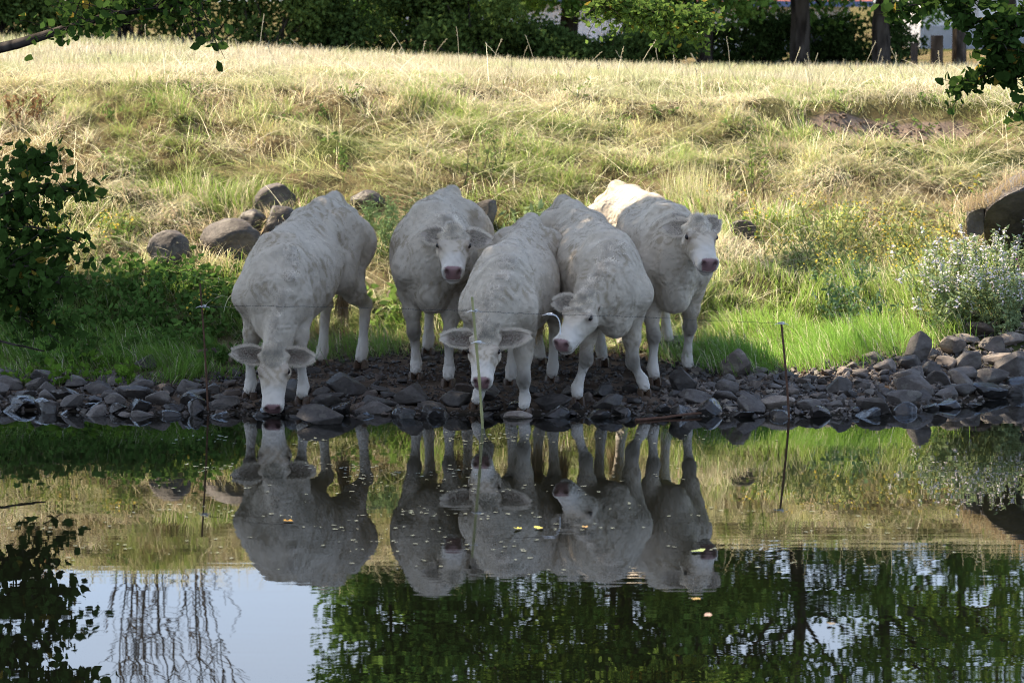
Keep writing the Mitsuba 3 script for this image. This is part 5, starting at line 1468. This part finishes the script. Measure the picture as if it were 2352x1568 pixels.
def stake(label, top, foot, r, mat, nodes=0):
    key = thing('stake', label, 'stake')
    pts = catmull(np.array([foot, (np.asarray(foot) + top) / 2 + [0.008, 0, 0], top]), 30)
    rad = np.full(30, r); rad[-6:] *= 0.92
    if nodes:
        rad[::nodes] *= 1.30
    part(key, 'rod', mikit.ply(tube_arrays(pts, rad, 10), mat, smooth=50))
    return key


def knot(parent, c, name='tie', tails=2):
    rng = np.random.default_rng(int(abs(c[0]) * 1000))
    tb = []
    for i in range(3):
        a = np.linspace(0, 6.6, 14); r = 0.016
        tb.append(tube_arrays(c + np.stack([np.cos(a) * r * (1 + 0.2 * i), np.sin(a) * r * 0.9, np.sin(a * 0.5 + i) * 0.007 + 0.006 * (i - 1)], -1), 0.0032, 6))
    for i in range(tails):
        s = -1 if i % 2 else 1
        tb.append(tube_arrays(c + np.array([[0, -0.016, 0], [s * 0.025, -0.022, 0.004], [s * 0.055, -0.02, -0.008]]), [0.003, 0.003, 0.002], 6))
    part(parent, name, mikit.ply(join(tb), 'mat_cord', smooth=50), label='white cord tie')


foot = at(477, 950, 30.3); foot[2] = -0.25
s1 = stake('thin rusty stake at the left with a white tie', at(459, 650, 30.5), foot + [0.01, 0, 0], 0.0075, 'mat_rod')
knot(s1, at(466, 704, 30.48))
foot = at(1114, 1000, 29.2); foot[2] = -0.3
s2 = stake('pale bamboo stake in the middle in front of the cow with spread ears', at(1084, 682, 29.32), foot, 0.0105, 'mat_bamboo', 5)
knot(s2, at(1089, 714, 29.3)); knot(s2, at(1098, 786, 29.27))
foot = at(1817, 985, 29.9); foot[2] = -0.25
s3 = stake('thin dark stake standing in the water at the right', at(1795, 740, 30.05), foot, 0.009, 'mat_rod')
knot(s3, at(1795, 743, 30.03))
wk = thing('fence_wire', 'thin grey fence wire strung between the three stakes', 'wire')
w = np.array([at(466, 704, 30.46), at(640, 703, 30.1), at(860, 708, 29.7), at(1089, 714, 29.28), at(1170, 719, 29.35), at(1265, 722, 29.4), at(1450, 727, 29.6), at(1640, 736, 29.85), at(1795, 742, 30.01)])
wp = catmull(w, 120); wp[:, 2] += 0.004 * np.sin(np.arange(120) * 0.9) * np.sin(np.arange(120) * 0.31)
part(wk, 'strand', mikit.ply(tube_arrays(wp, 0.0016, 5), 'mat_wire', smooth=60))
kt = at(1262, 722, 29.39)
knot(wk, kt, 'cord_knot', 4)
part(wk, 'cord_tail', mikit.ply(tube_arrays(catmull(np.array([kt, at(1278, 726, 29.38), at(1286, 742, 29.38), at(1287, 768, 29.38)]), 10), [0.0042] * 10, 6), 'mat_cord', smooth=60), label='white cord end hanging down')

# driftwood at the water
for a, b, r, lab in ((at(1460, 985, 29.7), at(1660, 962, 30.2), 0.012, 'long brown stick lying at the water right of the cows'), (at(1570, 968, 30.0), at(1640, 955, 30.2), 0.020, 'short orange brown piece of driftwood on the long stick')):
    a[2] = max(a[2], 0.012); b[2] = max(b[2], 0.02)
    key = part(None, 'driftwood', mikit.ply(limb(PR, a, b, r, r * 0.6, 10, 0.04), 'mat_rod' if r < 0.015 else 'mat_stone_brown', smooth=50))
    tag(key, lab, 'stick')
st = part(None, 'branch', mikit.ply(limb(PR, at(2300, 850, 32.2), at(2185, 860, 31.9), 0.018, 0.012, 8, 0.05), 'mat_bark', smooth=50))
tag(st, 'grey dead branch lying across the right stone heap', 'stick')

# leaves and scum on the water
scene['mat_scum'] = {'type': 'roughplastic', 'diffuse_reflectance': {'type': 'rgb', 'value': [0.20, 0.22, 0.17]}, 'alpha': 0.25}


def on_water(px, py):
    Y = EYE / math.tan(math.atan((py - 784) / 9000) + math.radians(PITCH))
    return np.array([(px - 1176) * Y / 9000, Y, 0.004])


def floating(p, size, rng, lift=0.006):
    a = np.linspace(0, 2 * np.pi, 11)[:-1]; r = 1 + 0.25 * np.cos(a) + rng.normal(0, 0.06, 10)
    rz = rng.uniform(0, 6.28); c, s = math.cos(rz), math.sin(rz)
    x, y = np.cos(a) * r * size, np.sin(a) * r * size * 0.6
    v = np.stack([c * x - s * y, s * x + c * y, rng.uniform(0, 1, 10) * lift], -1) + p
    return np.vstack([v, p[None] + [0, 0, 0.002]]), np.array([[i, (i + 1) % 10, 10] for i in range(10)])


for px, py, sz, colr, lab in ((1190, 1216, 0.035, [0.62, 0.58, 0.16], 'yellow leaf floating on the water below the middle cow, left of the pair'), (1238, 1215, 0.045, [0.66, 0.60, 0.18], 'larger yellow leaf floating on the water below the middle cow'), (655, 1198, 0.035, [0.42, 0.26, 0.08], 'brown yellow leaf floating on the reflection of the drinking cow'),
                              (1345, 1212, 0.03, [0.50, 0.34, 0.16], 'brown leaf floating right of the two yellow leaves'), (1605, 1268, 0.05, [0.34, 0.42, 0.2], 'pale green leaf floating at the reflected muzzle of the rightmost cow'), (1632, 1417, 0.035, [0.46, 0.34, 0.30], 'pinkish leaf floating alone in the dark reflection'),
                              (1605, 1378, 0.03, [0.40, 0.30, 0.14], 'brown leaf floating under the reflected head of the rightmost cow'), (1915, 1436, 0.03, [0.28, 0.24, 0.18], 'brownish leaf floating in the lower right dark water')):
    v, f = floating(on_water(px, py), sz, PR, 0.014)
    key = part(None, 'floating_leaf', raw(v, f, 'mat_petal', np.tile([0, 0, 1.0], (len(v), 1)), np.tile(np.array(colr) * 0.62, (len(v), 1))))
    tag(key, lab, 'leaf')
fl = []
for i in range(1300):
    band = [(1000, 10), (1012, 8), (1075, 12), (1085, 18), (1120, 25), (1165, 14), (1180, 14), (1215, 10), (1250, 20), (1300, 30)][PR.integers(10)]
    c0 = PR.uniform(0, 2352) if band[0] > 1200 else abs(PR.normal(0, 1)) * 520 + PR.uniform(250, 700)
    py = band[0] + PR.normal(0, band[1] * 0.5); px = c0 + PR.normal(0, 40)
    if py < 985 or px > 2300 or (meshkit.noise(np.array([px / 120, py / 22, 0.0])) < 0.52):
        continue
    fl.append(floating(on_water(px, py), PR.uniform(0.006, 0.020), PR, 0.003))
scene['water_weed'] = mikit.ply(join(fl), 'mat_scum')
tag('water_weed', 'specks of floating weed and small leaves drifting on the pond', 'water weed', kind='stuff')

# old fence posts at the right end of the field
for px, Y, h, r, lab in ((2150, 58.0, 0.55, 0.085, 'dark square fence post at the right end of the field'), (2098, 58.6, 0.45, 0.05, 'thin grey fence post left of the dark post')):
    x = (px - 1176) * Y / 9000; z = float(ground_z(x, Y))
    m = box(x - r, x + r, Y - r, Y + r, z - 0.1, z + h)
    v = np.array(m.subdivide().vertices); f = m.subdivide().faces
    v = v + 0.012 * (meshkit.noise(v * 9, 4) - 0.5)[:, None]
    key = part(None, 'fence_post', mikit.ply((v, f), 'mat_trunk'))
    tag(key, lab, 'post')

# grass growing over the top edge of the dark block at the right
m = 900
x = PR.uniform(4.0, 5.3, m); top = np.interp(x, [4.0, 4.19, 4.38, 4.62, 5.4], [1.36, 1.40, 1.51, 1.63, 1.73])
rr = np.stack([x, PR.uniform(34.55, 34.95, m), top - 0.03], -1)
v, f, c, n = blades(PR, rr, PR.normal(-np.pi / 2, 0.9, m), PR.uniform(0.5, 1.4, m), PR.uniform(0.12, 0.32, m), PR.uniform(0.3, 2.0, m), PR.uniform(0.002, 0.004, m), mixc(GOLD * np.ones((m, 1)), TAN * 1.3 * np.ones((m, 1)), PR.random(m)) * PR.lognormal(0, 0.2, (m, 1)), z_floor=False)
stuff('rock_grass', (v, f, c, n), 'mat_straw', 'orange brown dry grass growing over the top of the dark block', 'grass')

# labels of look-alikes: say which one by its place in its row or patch
ORD = 'first second third fourth fifth sixth seventh eighth ninth tenth eleventh twelfth thirteenth fourteenth fifteenth sixteenth seventeenth eighteenth nineteenth twentieth'.split()
ORD += ['twenty-' + o for o in ORD[:9]] + ['thirtieth'] + ['thirty-' + o for o in ORD[:9]]
where = {}
for k_, d in scene.items():
    if isinstance(d, dict) and d.get('type') == 'ply':
        where.setdefault(k_.split('__')[0], []).append(meshkit.WRITTEN[d['filename']][0].mean(0))
same = {}
for k_, d in labels.items():
    if '__' not in k_ and d.get('group') and k_ in where:
        same.setdefault(d['label'], []).append((float(np.mean([p[0] / p[1] for p in where[k_]])), float(np.mean([(EYE - p[2]) / p[1] for p in where[k_]])), k_))
for text, found in same.items():
    if len(found) < 2:
        continue
    found.sort()
    if len(found) <= 12:
        for i_, (_, _, k_) in enumerate(found):
            labels[k_]['label'] = f'{text}, {ORD[i_]} from the left'
    else:
        ys = sorted(y_ for _, y_, _ in found)
        nth = {}
        for _, y_, k_ in found:
            row_ = 'upper row' if y_ < ys[len(ys) // 3] else 'middle row' if y_ < ys[2 * len(ys) // 3] else 'lower row'
            nth[row_] = nth.get(row_, 0) + 1
            labels[k_]['label'] = f'{text}, {row_}, {ORD[nth[row_] - 1]} from the left'
for k_, d in labels.items():
    words = d.get('label', '').split()
    if len(words) > 16:
        drop = [w for w in words[:-5] if w in ('the', 'a', 'an')]
        while len(words) > 16 and drop:
            words.remove(drop.pop(0))
        d['label'] = ' '.join(words[:16])
